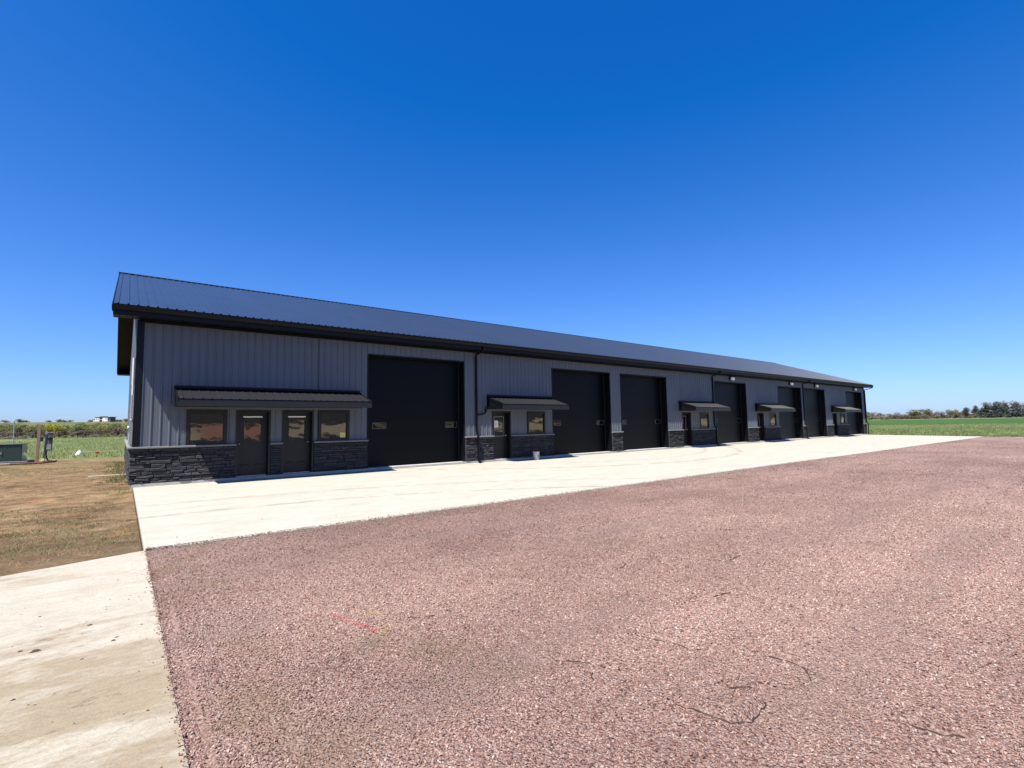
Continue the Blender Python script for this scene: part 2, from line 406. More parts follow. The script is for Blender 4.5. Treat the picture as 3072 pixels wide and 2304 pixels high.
def leaf(name, c, var=.35, trans=.35):
    k = N(name); oi = k.n('ShaderNodeObjectInfo').outputs['Random']
    f = k.noise(.9, 4, .6)
    col = k.ramp(f, [(.25, tuple(v*(1-var) for v in c)), (.75, tuple(v*(1+var) for v in c))])
    col = k.mix(1., col, k.ramp(oi, [(0, .75), (1, 1.25)]), 'MULTIPLY')
    k.done(col, .7, .25)
    tl = k.n('ShaderNodeBsdfTranslucent'); k.L(k.alb(col), tl.inputs[0])
    mx = k.n('ShaderNodeMixShader'); mx.inputs[0].default_value = trans
    k.L(k.b.outputs[0], mx.inputs[1]); k.L(tl.outputs[0], mx.inputs[2]); k.L(mx.outputs[0], k.out.inputs[0]); return k.m
M['leaf_green'] = leaf('fresh_green_leaves', (.150, .195, .050))
M['leaf_yellow'] = leaf('yellow_green_leaves', (.330, .320, .050))
M['leaf_olive'] = leaf('olive_leaves', (.185, .190, .075))
M['leaf_hazed'] = leaf('hazed_evergreen_needles', (.085, .108, .096), trans=.15)  # needle colour lightened to bluish grey, standing in for distance haze
M['leaf_grey'] = leaf('bare_grey_twigs', (.225, .190, .165), trans=.1)
M['leaf_red'] = leaf('reddish_brown_twigs', (.215, .150, .125), trans=.1)
M['ohd_frame'] = simple('dark_grey_vinyl', (.05, .055, .058), .5)
M['bark'] = simple('grey_brown_bark', (.10, .078, .060), .9, bs=20)
M['blade'] = leaf('grass_blades', (.145, .180, .060))
M['weed'] = leaf('weed_blades', (.40, .44, .18), .35, .5)
M['straw'] = leaf('dry_straw', (.34, .27, .14), trans=.2)
M['wood'] = simple('weathered_wood', (.30, .215, .14), .85, bs=30)
M['pale_wood'] = simple('pale_lumber', (.60, .52, .38), .8)
M['tx_green'] = simple('dark_green_cabinet_paint', (.020, .048, .042), .35, coat=.2)
M['box_grey'] = simple('grey_steel_box', (.33, .34, .35), .45)
M['black'] = simple('black_plastic', (.012, .012, .013), .5)
M['hose'] = simple('red_brown_conduit', (.26, .13, .085), .6)
M['flag'] = simple('red_flag', (.60, .03, .02), .7)
M['dirt'] = simple('dark_dirt', (.085, .058, .036), .95, bs=40, bstr=.8)
M['siding'] = simple('white_siding', (.78, .77, .74), .7, var=.04)
M['hroof'] = simple('grey_brown_shingle', (.16, .13, .12), .85)
M['hglass'] = simple('dark_far_glass', (.02, .022, .028), .15)
M['panel_dark'] = simple('slate_panel', (.10, .11, .12), .7)

# ------------------------------------------------------------------ terrain and paving
def sstep(t, a, b):
    u = np.clip((t-a)/(b-a), 0, 1); return u*u*(3-2*u)
def apron_z(y): return -0.085 + 0.0130*y
def ground_h(x, y):
    x = np.asarray(x, float); y = np.asarray(y, float)
    hl = sstep(y, 290, 660)
    h = -0.16 - .10*sstep(y, 5, 60) - .12*sstep(x, 55, 90) + 11.6*hl + 2.5*sstep(x, 230, 560)*(1-hl)
    h = h + 3.0*sstep(y, 700, 2500)
    h = np.where((y < 2), np.minimum(h, apron_z(np.maximum(y, -9)) - .065), h)
    h = h + .035*np.sin(x*.9+1.3*np.sin(y*.37))*np.sin(y*.7+.8)*sstep(np.abs(x-30.5)-30.5, .3, 4)
    h = h + .10*np.sin(x*.061+y*.043)*np.sin(y*.057-x*.02)*sstep(np.hypot(x, y), 40, 120)
    h = h + 5.5*sstep(-y, 33, 62) + .5*np.sin(x*.21)*sstep(-y, 33, 50) + .7*np.sin(x*.083+2)*sstep(-y, 33, 50)
    under = (x > .03) & (x < 61.03) & (y < 18.2) & (y > -31)
    return np.where(under, -0.75, h)
def axis(parts):
    a = np.unique(np.round(np.concatenate(parts), 4)); return a
gx = axis([-np.geomspace(60, 3500, 26), np.arange(-60, -14, 2.), np.arange(-14, 0, .35), np.array([0, .028, .05, 60.95, 61.02, 61.06]), np.arange(3, 60, 6.), np.arange(61.5, 100, 1.5), np.arange(100, 400, 8.), np.geomspace(400, 3500, 22)])
gy = axis([-np.geomspace(64, 1500, 14), np.arange(-64, -10, 1.5), np.arange(-10, 45, .5), np.arange(45, 260, 5.), np.geomspace(260, 4000, 36)])
GX, GY = np.meshgrid(gx, gy); GZ = ground_h(GX, GY)
nx, ny = len(gx), len(gy)
ii = (np.arange(ny-1)[:, None]*nx + np.arange(nx-1)[None, :]).ravel()
gm = np_mesh('ground', np.stack([GX, GY, GZ], -1).reshape(-1, 3), np.stack([ii, ii+1, ii+nx+1, ii+nx], 1)); gm.shade_smooth()
tag(link_mesh('ground', gm, M['ground']), kind='structure')

AX1, AY1 = 61.05, -8.95
mb = MB()     # concrete apron with a rounded arris, sloping away from the building
xs = np.linspace(.04, AX1, 41)
for a, b in zip(xs, xs[1:]):
    for y0, y1 in ((-.02, -3), (-3, -6), (-6, AY1)):
        mb.quad((a, y0, apron_z(y0)), (a, y1, apron_z(y1)), (b, y1, apron_z(y1)), (b, y0, apron_z(y0)))
    e = .012*math.sin(a*1.7)
    mb.quad((a, AY1, apron_z(AY1)), (a, AY1-.012, apron_z(AY1)-.012), (b, AY1-.012, apron_z(AY1)-.012), (b, AY1, apron_z(AY1)))
    mb.quad((a, AY1-.012, apron_z(AY1)-.012), (a, AY1-.012, -.5), (b, AY1-.012, -.5), (b, AY1-.012, apron_z(AY1)-.012))
for X, sgn in ((.04, -1), (AX1, 1)):
    for y0, y1 in ((-.02, -3), (-3, -6), (-6, AY1)):
        q = [(X, y0, apron_z(y0)), (X, y1, apron_z(y1)), (X, y1, -.5), (X, y0, -.5)]
        mb.quad(*(q if sgn < 0 else q[::-1]))
tag(mb.build('concrete_apron', M['apron']), kind='structure')
# driveway slab: oblique far edge, right edge along x = .05
DZ = apron_z(AY1) - .002
mb = MB(); drv = []
def dfar(x): return -9.0 + .30*min(0, x) - .02
xs = [-7, -5, -3, -2, -1.3, -.6, .05]
ys_lo = -32
for a, b in zip(xs, xs[1:]):
    fa, fb = dfar(a), dfar(b)
    n = 10
    for i in range(n):
        t0, t1 = i/n, (i+1)/n
        mb.quad((a, fa+(ys_lo-fa)*t0, DZ), (a, fa+(ys_lo-fa)*t1, DZ), (b, fb+(ys_lo-fb)*t1, DZ), (b, fb+(ys_lo-fb)*t0, DZ))
    mb.quad((a, fa, DZ), (b, fb, DZ), (b, fb, -.6), (a, fa, -.6))
mb.quad((.05, dfar(.05), DZ), (.05, ys_lo, DZ), (.05, ys_lo, -.6), (.05, dfar(.05), -.6))
tag(mb.build('concrete_driveway', M['drive']), kind='structure')

# gravel yard sheet with shallow ruts and ridges
def vnoise(x, y, s, seed):
    r = np.random.default_rng(seed); T = r.random((64, 64))
    u, v = x*s, y*s; i, j = np.floor(u).astype(int), np.floor(v).astype(int); a, b = u-i, v-j; a = a*a*(3-2*a); b = b*b*(3-2*b)
    g = lambda p, q: T[p % 64, q % 64]
    return (g(i, j)*(1-a)+g(i+1, j)*a)*(1-b) + (g(i, j+1)*(1-a)+g(i+1, j+1)*a)*b
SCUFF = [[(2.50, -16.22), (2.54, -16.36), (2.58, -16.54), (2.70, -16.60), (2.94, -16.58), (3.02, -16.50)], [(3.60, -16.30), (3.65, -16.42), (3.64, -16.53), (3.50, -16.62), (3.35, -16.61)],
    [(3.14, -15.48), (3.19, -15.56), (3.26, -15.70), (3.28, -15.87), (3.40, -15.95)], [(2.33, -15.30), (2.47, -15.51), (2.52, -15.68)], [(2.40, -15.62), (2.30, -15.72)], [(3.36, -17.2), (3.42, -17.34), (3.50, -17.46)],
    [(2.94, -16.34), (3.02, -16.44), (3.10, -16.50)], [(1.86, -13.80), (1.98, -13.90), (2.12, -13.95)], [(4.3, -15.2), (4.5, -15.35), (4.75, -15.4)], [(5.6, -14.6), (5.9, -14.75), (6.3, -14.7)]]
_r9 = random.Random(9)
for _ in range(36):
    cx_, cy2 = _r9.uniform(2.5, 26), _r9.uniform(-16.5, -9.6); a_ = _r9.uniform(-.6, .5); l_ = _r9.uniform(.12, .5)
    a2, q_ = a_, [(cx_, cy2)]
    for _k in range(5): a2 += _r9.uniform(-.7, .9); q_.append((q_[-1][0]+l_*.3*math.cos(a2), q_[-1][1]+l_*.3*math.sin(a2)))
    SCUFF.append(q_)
def scuff_d(x, y):
    out = np.full(np.shape(x), 9.)
    for pl in SCUFF:
        k = (x > min(p[0] for p in pl)-.2) & (x < max(p[0] for p in pl)+.2) & (y > min(p[1] for p in pl)-.2) & (y < max(p[1] for p in pl)+.2)
        if not k.any(): continue
        xx, yy = x[k], y[k]; best = out[k]
        for (ax, ay), (bx, by) in zip(pl, pl[1:]):
            lx, ly = bx-ax, by-ay; t = np.clip(((xx-ax)*lx+(yy-ay)*ly)/(lx*lx+ly*ly), 0, 1); best = np.minimum(best, np.hypot(xx-ax-t*lx, yy-ay-t*ly))
        out[k] = best
    return out
def gravel_h(x, y):
    h = -.222 + .030*(vnoise(x, y, .45, 1)-.5) + .020*(vnoise(x, y, 1.6, 2)-.5) + .014*(vnoise(x, y, 4.5, 3)-.5)
    for c_ in (-11.35, -13.05, -15.3, -17.0): h = h - .016*np.exp(-((y-c_-.55*np.sin(x*.13))/.20)**2) + .009*np.exp(-((np.abs(y-c_-.55*np.sin(x*.13))-.36)/.12)**2)
    for pl in SCUFF:
        x0, x1 = min(p[0] for p in pl)-.4, max(p[0] for p in pl)+.4; y0, y1 = min(p[1] for p in pl)-.4, max(p[1] for p in pl)+.4
        k = (x > x0) & (x < x1) & (y > y0) & (y < y1)
        if not k.any(): continue
        xx, yy = x[k], y[k]; best = np.full(xx.shape, 9.); side = np.zeros(xx.shape)
        for (ax, ay), (bx, by) in zip(pl, pl[1:]):
            lx, ly = bx-ax, by-ay; t = np.clip(((xx-ax)*lx+(yy-ay)*ly)/(lx*lx+ly*ly), 0, 1)
            d = np.hypot(xx-ax-t*lx, yy-ay-t*ly); sg = np.sign(lx*(yy-ay)-ly*(xx-ax)); m_ = d < best; best = np.where(m_, d, best); side = np.where(m_, sg, side)
        h[k] = h[k] - .016*np.exp(-(best/.04)**2) + .022*np.exp(-((best-.065)/.04)**2)*(side > 0)
    edge = np.minimum(np.abs(y-AY1), np.abs(x-.05))
    h = np.where(edge < .12, np.minimum(h, -.222), h)
    return np.minimum(h, -.200)
vx = axis([np.arange(.05, 5, .03), np.arange(5, 10, .06), np.arange(10, 16, .12), np.arange(16, 61, .6), np.array([61.2, 61.6])])
vy = axis([np.array([AY1-.012]), -np.arange(9.0, 13, .06), -np.arange(13, 17.6, .03), -np.arange(17.5, 32, .5)])
VX, VY = np.meshgrid(vx, vy); VZ = gravel_h(VX, VY)
VXw = np.where(VX > 61.1, VX + .5*vnoise(VX*0, VY, .7, 5), VX); VZ = np.where(VX > 61.5, -.45, VZ)
nx, ny = len(vx), len(vy); ii = (np.arange(ny-1)[:, None]*nx + np.arange(nx-1)[None, :]).ravel()
vm = np_mesh('gravel_yard', np.stack([VXw, VY, VZ], -1).reshape(-1, 3), np.stack([ii, ii+1, ii+nx+1, ii+nx], 1)); vm.shade_smooth()
tag(link_mesh('gravel_yard', vm, M['gravel']), kind='structure')

# thin dark ribbons: shade of gravel cracks put into the colour, with moist soil
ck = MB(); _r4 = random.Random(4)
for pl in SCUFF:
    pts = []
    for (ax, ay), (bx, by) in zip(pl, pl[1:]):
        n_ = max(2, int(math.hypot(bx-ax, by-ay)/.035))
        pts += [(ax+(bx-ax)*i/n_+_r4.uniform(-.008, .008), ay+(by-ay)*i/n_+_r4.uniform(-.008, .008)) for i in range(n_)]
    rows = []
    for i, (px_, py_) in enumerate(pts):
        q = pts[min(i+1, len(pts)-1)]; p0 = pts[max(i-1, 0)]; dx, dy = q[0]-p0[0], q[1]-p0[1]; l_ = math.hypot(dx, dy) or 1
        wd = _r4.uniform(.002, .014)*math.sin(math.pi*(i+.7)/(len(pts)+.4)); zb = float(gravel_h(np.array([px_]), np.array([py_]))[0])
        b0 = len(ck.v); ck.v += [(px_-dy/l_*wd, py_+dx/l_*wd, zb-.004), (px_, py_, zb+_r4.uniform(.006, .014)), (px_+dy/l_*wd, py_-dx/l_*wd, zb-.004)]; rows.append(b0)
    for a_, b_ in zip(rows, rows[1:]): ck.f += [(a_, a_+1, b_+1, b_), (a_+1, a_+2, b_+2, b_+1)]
tag(ck.build('crack_ribbons', simple('crack_shade_soil', (.050, .030, .024), .9, bs=60, bstr=.6)), 'thin dark ribbons painted for shadowed cracks and moist soil in the gravel', 'soil', kind='stuff')

# loose stones on the yard
def rock_mesh(name, seed):
    import bmesh
    r = random.Random(seed); bm = bmesh.new()
    for i in range(13):
        d = Vector((r.gauss(0, 1), r.gauss(0, 1), r.gauss(0, 1))).normalized()
        d = Vector((d.x*1.0, d.y*r.uniform(.65, .95), d.z*r.uniform(.45, .7)))*r.uniform(.8, 1)
        bm.verts.new(d*.5)
    bmesh.ops.convex_hull(bm, input=bm.verts); bmesh.ops.delete(bm, geom=[v for v in bm.verts if not v.link_faces], context='VERTS')
    me = bpy.data.meshes.new(name); bm.to_mesh(me); bm.free(); me.materials.append(M['gstone']); return me
rocks = bpy.data.collections.new('stone_shapes')
for i in range(7):
    rocks.objects.link(bpy.data.objects.new('stone_shape', rock_mesh('stone_shape', 50+i)))
def ring(r0, r1, dens, smin, smax):
    n = int(dens*.5*(r1*r1-r0*r0)*rad(122))
    rr = np.sqrt(rng.uniform(r0*r0, r1*r1, n)); az = rng.uniform(rad(-14), rad(108), n)
    x = CAM.x + rr*np.sin(az); y = CAM.y + rr*np.cos(az)
    s = rng.uniform(0, 1, n)**2.6*(smax-smin)+smin
    k = (x > .06) & (y < AY1-.03) & (x < 61)
    return x[k], y[k], s[k]
P = [ring(.8, 4.5, 4200, .008, .028), ring(4.5, 8, 2800, .010, .030), ring(8, 13, 1300, .013, .034), ring(13, 18, 500, .018, .040), ring(18, 27, 200, .024, .046), ring(27, 48, 50, .03, .055)]
X = np.concatenate([p[0] for p in P]); Y = np.concatenate([p[1] for p in P]); SC = np.concatenate([p[2] for p in P])
# strays spilled over the slab edges
n = 2200; ex = .06+rng.uniform(0, 1, n)**1.7*26; ey = AY1 - .02 + np.abs(rng.normal(0, .028, n))*rng.choice([1]*14+[5], n)
n2 = 1500; fy = rng.uniform(-17.6, -9.1, n2); fx = .065 - np.abs(rng.normal(0, .018, n2))*rng.choice([1]*24+[5], n2)*(.5+vnoise(fy*0, fy, 1.3, 12))
keep_ = scuff_d(X, Y) > .013; X, Y, SC = X[keep_], Y[keep_], SC[keep_]
Z = gravel_h(X, Y) + SC*.16
X = np.concatenate([X, ex, fx]); Y = np.concatenate([Y, ey, fy]); Z = np.concatenate([Z, apron_z(ey)+.006, np.full(n2, DZ+.006)]); SC = np.concatenate([SC, rng.uniform(.010, .026, n), rng.uniform(.006, .020, n2)])
pm = bpy.data.meshes.new('gravel_stones'); pm.vertices.add(len(X)); pm.vertices.foreach_set('co', np.stack([X, Y, Z], 1).astype(np.float32).ravel())
at = pm.attributes.new('size', 'FLOAT', 'POINT'); at.data.foreach_set('value', SC.astype(np.float32))
ro = pm.attributes.new('turn', 'FLOAT_VECTOR', 'POINT')
ROT = np.stack([rng.uniform(-.9, .9, len(X)), rng.uniform(-.9, .9, len(X)), rng.uniform(0, 6.28, len(X))], 1); ro.data.foreach_set('vector', ROT.astype(np.float32).ravel())
go = link_mesh('gravel_stones', pm, M['gstone'])
tag(go, 'loose crushed pink quartzite stones covering the yard', 'gravel', kind='stuff')
ng = bpy.data.node_groups.new('scatter_stones', 'GeometryNodeTree')
ng.interface.new_socket('Geometry', in_out='INPUT', socket_type='NodeSocketGeometry'); ng.interface.new_socket('Geometry', in_out='OUTPUT', socket_type='NodeSocketGeometry')
gi = ng.nodes.new('NodeGroupInput'); gout = ng.nodes.new('NodeGroupOutput')
iop = ng.nodes.new('GeometryNodeInstanceOnPoints'); ci = ng.nodes.new('GeometryNodeCollectionInfo'); ci.inputs['Collection'].default_value = rocks
ci.inputs['Separate Children'].default_value = True; ci.inputs['Reset Children'].default_value = True; iop.inputs['Pick Instance'].default_value = True
na = ng.nodes.new('GeometryNodeInputNamedAttribute'); na.data_type = 'FLOAT'; na.inputs['Name'].default_value = 'size'
nr = ng.nodes.new('GeometryNodeInputNamedAttribute'); nr.data_type = 'FLOAT_VECTOR'; nr.inputs['Name'].default_value = 'turn'
e2r = ng.nodes.new('FunctionNodeEulerToRotation')
ng.links.new(gi.outputs[0], iop.inputs['Points']); ng.links.new(ci.outputs[0], iop.inputs['Instance'])
ng.links.new([o for o in na.outputs if o.enabled][0], iop.inputs['Scale']); ng.links.new([o for o in nr.outputs if o.enabled][0], e2r.inputs[0]); ng.links.new(e2r.outputs[0], iop.inputs['Rotation'])
ng.links.new(iop.outputs[0], gout.inputs[0])
md = go.modifiers.new('scatter', 'NODES'); md.node_group = ng


# ------------------------------------------------------------------ the building
L, W, HW = 61.0, 18.26, 4.80
ZE, ZR, OV, YR = 5.11, 8.45, .61, W/2
SLOPE = (ZR-ZE)/(YR+.63)
OHD = [(7.0, 11.36), (16.51, 20.87), (21.74, 26.10), (31.63, 35.99), (41.12, 45.48), (46.2, 50.56), (55.85, 60.2)]
DOORS = [(2.62, 3.65), (4.01, 5.05), (12.83, 13.87), (27.60, 28.63), (37.50, 38.53), (52.10, 53.13)]
WINS = [(1.27, 2.37), (5.20, 6.32), (14.87, 16.00), (29.65, 30.75), (39.50, 40.60), (54.05, 55.15)]
AWN = [(.95, 6.68), (12.53, 16.45), (27.33, 31.38), (37.22, 41.25), (51.85, 55.88)]
B = tag(empty('metal_warehouse'), 'long grey steel shop building with charcoal roof and seven black overhead doors', 'building')
def roof_under(y): return ZE - .10 + SLOPE*((y if y < YR else W-y)+.63)

RIB = .2286
def rib_profile(u0, u1, off=.16, h=.024, minor=True):
    pts = [(u0, 0.)]
    k = math.floor((u0-off)/RIB)-1
    while off+k*RIB < u1+.1:
        c = off+k*RIB
        seq = [(c-.030, 0), (c-.011, h), (c+.011, h), (c+.030, 0)]
        if minor:
            for t in (RIB*.36, RIB*.64): seq += [(c+t-.012, 0), (c+t, .0035), (c+t+.012, 0)]
        pts += [q for q in seq if u0+1e-4 < q[0] < u1-1e-4]
        k += 1
    pts.append((u1, 0.)); return pts
def strip(fn, u0, u1, z0, z1, name, mat, parent, off=.16, minor=True):
    """ribbed sheet; fn(u, d, z) places it, z1 may be a function of u"""
    pr = rib_profile(u0, u1, off, minor=minor); mb = MB(); n = len(pr)
    for u, d in pr: mb.v.append(fn(u, d, z0)); mb.v.append(fn(u, d, z1(u) if callable(z1) else z1))
    for i in range(n-1): mb.f.append((2*i, 2*i+2, 2*i+3, 2*i+1))
    return mb.build(name, mat, parent)
front = lambda u, d, z: (u, -d, z)
left = lambda u, d, z: (-d, u, z)
right = lambda u, d, z: (L+d, u, z)
rear = lambda u, d, z: (u, W+d, z)
edges = set(round(.9144*k, 4) for k in range(67)) | {0., L}
ops = [(a, b, -1, 4.33) for a, b in OHD] + [(a, b, -1, 2.15) for a, b in DOORS] + [(a, b, 1.02, 2.15) for a, b in WINS]
oe = set(x for o in ops for x in o[:2])
edges = sorted({e for e in edges if min(abs(e-o) for o in oe) > .08} | oe | {0., L})
for a, b in zip(edges, edges[1:]):
    c = (a+b)/2; lo = 1.06
    spans = [(lo, HW)]
    for o in ops:
        if o[0] < c < o[1]:
            ns = []
            for s0, s1 in spans:
                if o[2] > s0: ns.append((s0, min(s1, o[2])))
                if o[3] < s1: ns.append((max(s0, o[3]), s1))
            spans = [q for q in ns if q[1]-q[0] > .03]
    for s0, s1 in spans: strip(front, a, b, s0, s1, 'wall_panel', M['wall'], B)
ys = [min(W, .9144*k) for k in range(21)]
for a, b in zip(ys, ys[1:]):
    if b-a > .02:
        zt = lambda u: roof_under(u)
        if a < YR < b:
            strip(left, a, YR, 1.06, zt, 'wall_panel', M['wall'], B); strip(left, YR, b, 1.06, zt, 'wall_panel', M['wall'], B)
        else: strip(left, a, b, 1.06, zt, 'wall_panel', M['wall'], B)
for a, b in ((0, YR), (YR, W)): strip(right, a, b, 0, roof_under, 'end_wall_panel', M['wall'], B)
strip(rear, 0, L, 0, HW, 'rear_wall_panel', M['wall'], B, minor=False)
# footing and floor
mb = MB().box(-.02, L+.02, -.088, .46, -.5, 0.0); mb.build('foundation', M['found'], B)
mb = MB().box(.02, L-.02, .46, W-.02, -.5, -.006).box(-.02, .02, .46, W+.02, -.5, -.004).box(L-.02, L+.02, .46, W+.02, -.5, -.004); mb.build('floor_slab', M['inside'], B)
# liner just behind the front wall, so openings have depth
mb = MB()
for a, b in zip(edges, edges[1:]):
    c = (a+b)/2; zz = [(0.004, HW)]
    for o in ops:
        if o[0] < c < o[1]:
            ns = []
            for s0, s1 in zz:
                if o[2] > s0: ns.append((s0, o[2]))
                if o[3] < s1: ns.append((o[3], s1))
            zz = ns
    for s0, s1 in zz: mb.quad((a, .05, s0), (b, .05, s0), (b, .05, s1), (a, .05, s1))
mb.build('wall_liner', M['inside'], B)
# trims
mb = MB().box(-.034, .13, -.036, -.022, 1.07, HW).box(-.034, -.022, -.022, .13, 1.07, HW); mb.build('corner_trim', M['trim'], B)
mb = MB().box(L-.13, L+.034, -.036, -.022, 1.07, HW).box(L+.022, L+.034, -.022, .13, 0, HW); mb.build('corner_trim', M['trim'], B)
MB().box(.13, L-.13, -.034, -.0215, HW-.06, HW+.015).build('eave_trim', M['trim'], B)
# roof: sheathing, soffit, fascia, gutter
roof = MB()
ye, yb = -.60, W+.60
zz = lambda y: roof_under(y)+.06
roof.quad((-OV+.02, ye, zz(ye)), (L+OV-.02, ye, zz(ye)), (L+OV-.02, YR, zz(YR)), (-OV+.02, YR, zz(YR)))
roof.quad((-OV+.02, YR, zz(YR)), (L+OV-.02, YR, zz(YR)), (L+OV-.02, yb, zz(yb)), (-OV+.02, yb, zz(yb)))
R = roof.build('roof', M['soffit'], B)
NP = 68; PW = (L+2*OV)/NP
pr = rib_profile(0, PW, PW/8, minor=False)
nl = Vector((0, -SLOPE, 1)).normalized()
pr = []
for k in range(4):
    c = PW/8+k*PW/4
    pr += [(c-.030, 0), (c-.014, .031), (c+.014, .031), (c+.030, 0)]
pr = [(0, 0)] + pr + [(PW, 0)]
mb = MB(); NS = 4
for u, d in pr:
    for j in range(NS+1):
        y = -.63 + (YR+.63)*j/NS; z = ZE + SLOPE*(y+.63); mb.v.append((u, y+nl.y*d, z+nl.z*d))
for i in range(len(pr)-1):
    for j in range(NS): a = i*(NS+1)+j; mb.f.append((a, a+NS+1, a+NS+2, a+1))
rp = mb.mesh('roof_panel')
for i in range(NP):
    link_mesh('roof_panel', rp, M['roof'], R, (-OV+i*PW, 0, 0))
    link_mesh('roof_panel', rp, M['roof'], R, (-OV+(i+1)*PW, W, 0), (0, 0, math.pi))
cap = MB()
for s in (-1, 1):
    cap.quad((-OV-.03, YR+s*.16, ZR-.16*SLOPE+.045), (L+OV+.03, YR+s*.16, ZR-.16*SLOPE+.045), (L+OV+.03, YR, ZR+.05), (-OV-.03, YR, ZR+.05))
    cap.quad((-OV-.03, YR+s*.16, ZR-.16*SLOPE+.045), (L+OV+.03, YR+s*.16, ZR-.16*SLOPE+.045), (L+OV+.03, YR+s*.16, ZR-.16*SLOPE+.018), (-OV-.03, YR+s*.16, ZR-.16*SLOPE+.018))
cap.build('ridge_cap', M['trim'], R)
for X, sx in ((-OV, -1), (L+OV, 1)):       # rake boards
    for y0, y1 in ((-.63, YR), (YR, W+.63)):
        mb = MB(); z0, z1 = (roof_under(y0)+.125, roof_under(y1)+.125)
        xa, xb = X-.012, X+.012
        v = [(x, y, z+dz) for x in (xa, xb) for (y, z) in ((y0, z0), (y1, z1)) for dz in (-.26, 0)]
        mb.v = v; mb.f = [(0, 2, 3, 1), (4, 5, 7, 6), (1, 3, 7, 5), (0, 4, 6, 2), (0, 1, 5, 4), (2, 6, 7, 3)]
        mb.build('rake_board', M['trim'], R)
def soffit_strip(a, b, z, y0, y1, step=.15):
    mb = MB(); x = a
    while x < b-1e-6:
        x2 = min(b, x+step); g = min(.016, (x2-x)/3)
        mb.quad((x, y0, z), (x2-g, y0, z), (x2-g, y1, z), (x, y1, z)); mb.quad((x2-g, y0, z), (x2-g/2, y0, z+.014), (x2-g/2, y1, z+.014), (x2-g, y1, z)); mb.quad((x2-g/2, y0, z+.014), (x2, y0, z), (x2, y1, z), (x2-g/2, y1, z+.014))
        x = x2
    return mb
soffit_strip(-OV+.015, L+OV-.015, HW+.02, -.598, -.0).build('soffit', M['soffit'], R)
soffit_strip(-OV+.015, L+OV-.015, HW+.02, W, W+.598).build('soffit', M['soffit'], R)
for X0, X1 in ((-OV+.012, -.0), (L, L+OV-.012)):       # gable soffits follow the slope
    mb = MB()
    for y0, y1 in ((-.6, YR), (YR, W+.6)):
        n = 64
        for i in range(n):
            a = y0+(y1-y0)*i/n; b = y0+(y1-y0)*(i+1)/n; m_ = a+(b-a)*.8
            za, zb, zm = roof_under(a)-.10, roof_under(b)-.10, roof_under(m_)-.10
            mb.quad((X0, a, za), (X1, a, za), (X1, m_, zm), (X0, m_, zm)); mb.quad((X0, m_, zm), (X1, m_, zm), (X1, (m_+b)/2, zm+.03), (X0, (m_+b)/2, zm+.03)); mb.quad((X0, (m_+b)/2, zm+.03), (X1, (m_+b)/2, zm+.03), (X1, b, zb), (X0, b, zb))
    mb.build('gable_soffit', M['soffit'], R)
MB().box(-OV+.012, L+OV-.012, -.62, -.60, HW-.005, ZE-.03).build('fascia', M['trim'], R)
MB().box(-OV+.012, L+OV-.012, W+.60, W+.62, HW-.005, ZE-.03).build('fascia', M['trim'], R)
# K-style gutter, one length per downspout run
prof = [(-.622, ZE-.04), (-.622, ZE-.175), (-.69, ZE-.175), (-.725, ZE-.10), (-.735, ZE-.045), (-.725, ZE-.04), (-.718, ZE-.055)]
for a, b in ((-OV-.02, 18.0), (18.012, 38.6), (38.612, L+OV+.02)):
    mb = MB(); n = len(prof)
    for x in (a, b):
        for y, z in prof: mb.v.append((x, y, z))
    for i in range(n-1): mb.f.append((i, i+1, n+i+1, n+i))
    mb.f.append(tuple(range(n))); mb.f.append(tuple(range(n, 2*n))[::-1])
    mb.build('gutter', M['trim'], R)
def downspout(x, low=True):
    pts = [(x, -.675, ZE-.17), (x, -.675, ZE-.25), (x, -.60, ZE-.34), (x, -.12, 4.66), (x, -.065, 4.58), (x, -.065, 1.30), (x, -.10, 1.20), (x, -.185, 1.10), (x, -.185, .12), (x, -.23, .0), (x, -.36, -.06)]
    d = MB().tube(pts, .04, rect=(.085, .065)).build('downspout', M['trim'], B)
    for z in (4.3, 2.95, 1.6): MB().box(x-.055, x+.055, -.105, -.024, z, z+.03).build('strap', M['trim'], d)
for x in (11.94, 31.36, 45.86): downspout(x)
x = L+.02
MB().tube([(L+OV-.05, -.675, ZE-.17), (L+OV-.05, -.675, ZE-.26), (L+.40, -.55, 4.74), (x+.05, -.07, 4.60), (x+.02, -.07, 4.50), (x+.02, -.07, 1.3), (x+.02, -.18, 1.1), (x+.02, -.18, .0)], .04, rect=(.085, .065)).build('downspout', M['trim'], B)
MB().tube([(12.49, -1.12, 2.30), (12.47, -1.0, 2.30), (12.42, -.14, 2.33), (12.41, -.10, 2.28), (12.41, -.085, 2.12), (12.36, -.08, 2.06), (12.02, -.075, 1.99)], .03, rect=(.06, .06)).build('awning_drain', M['trim'], B)

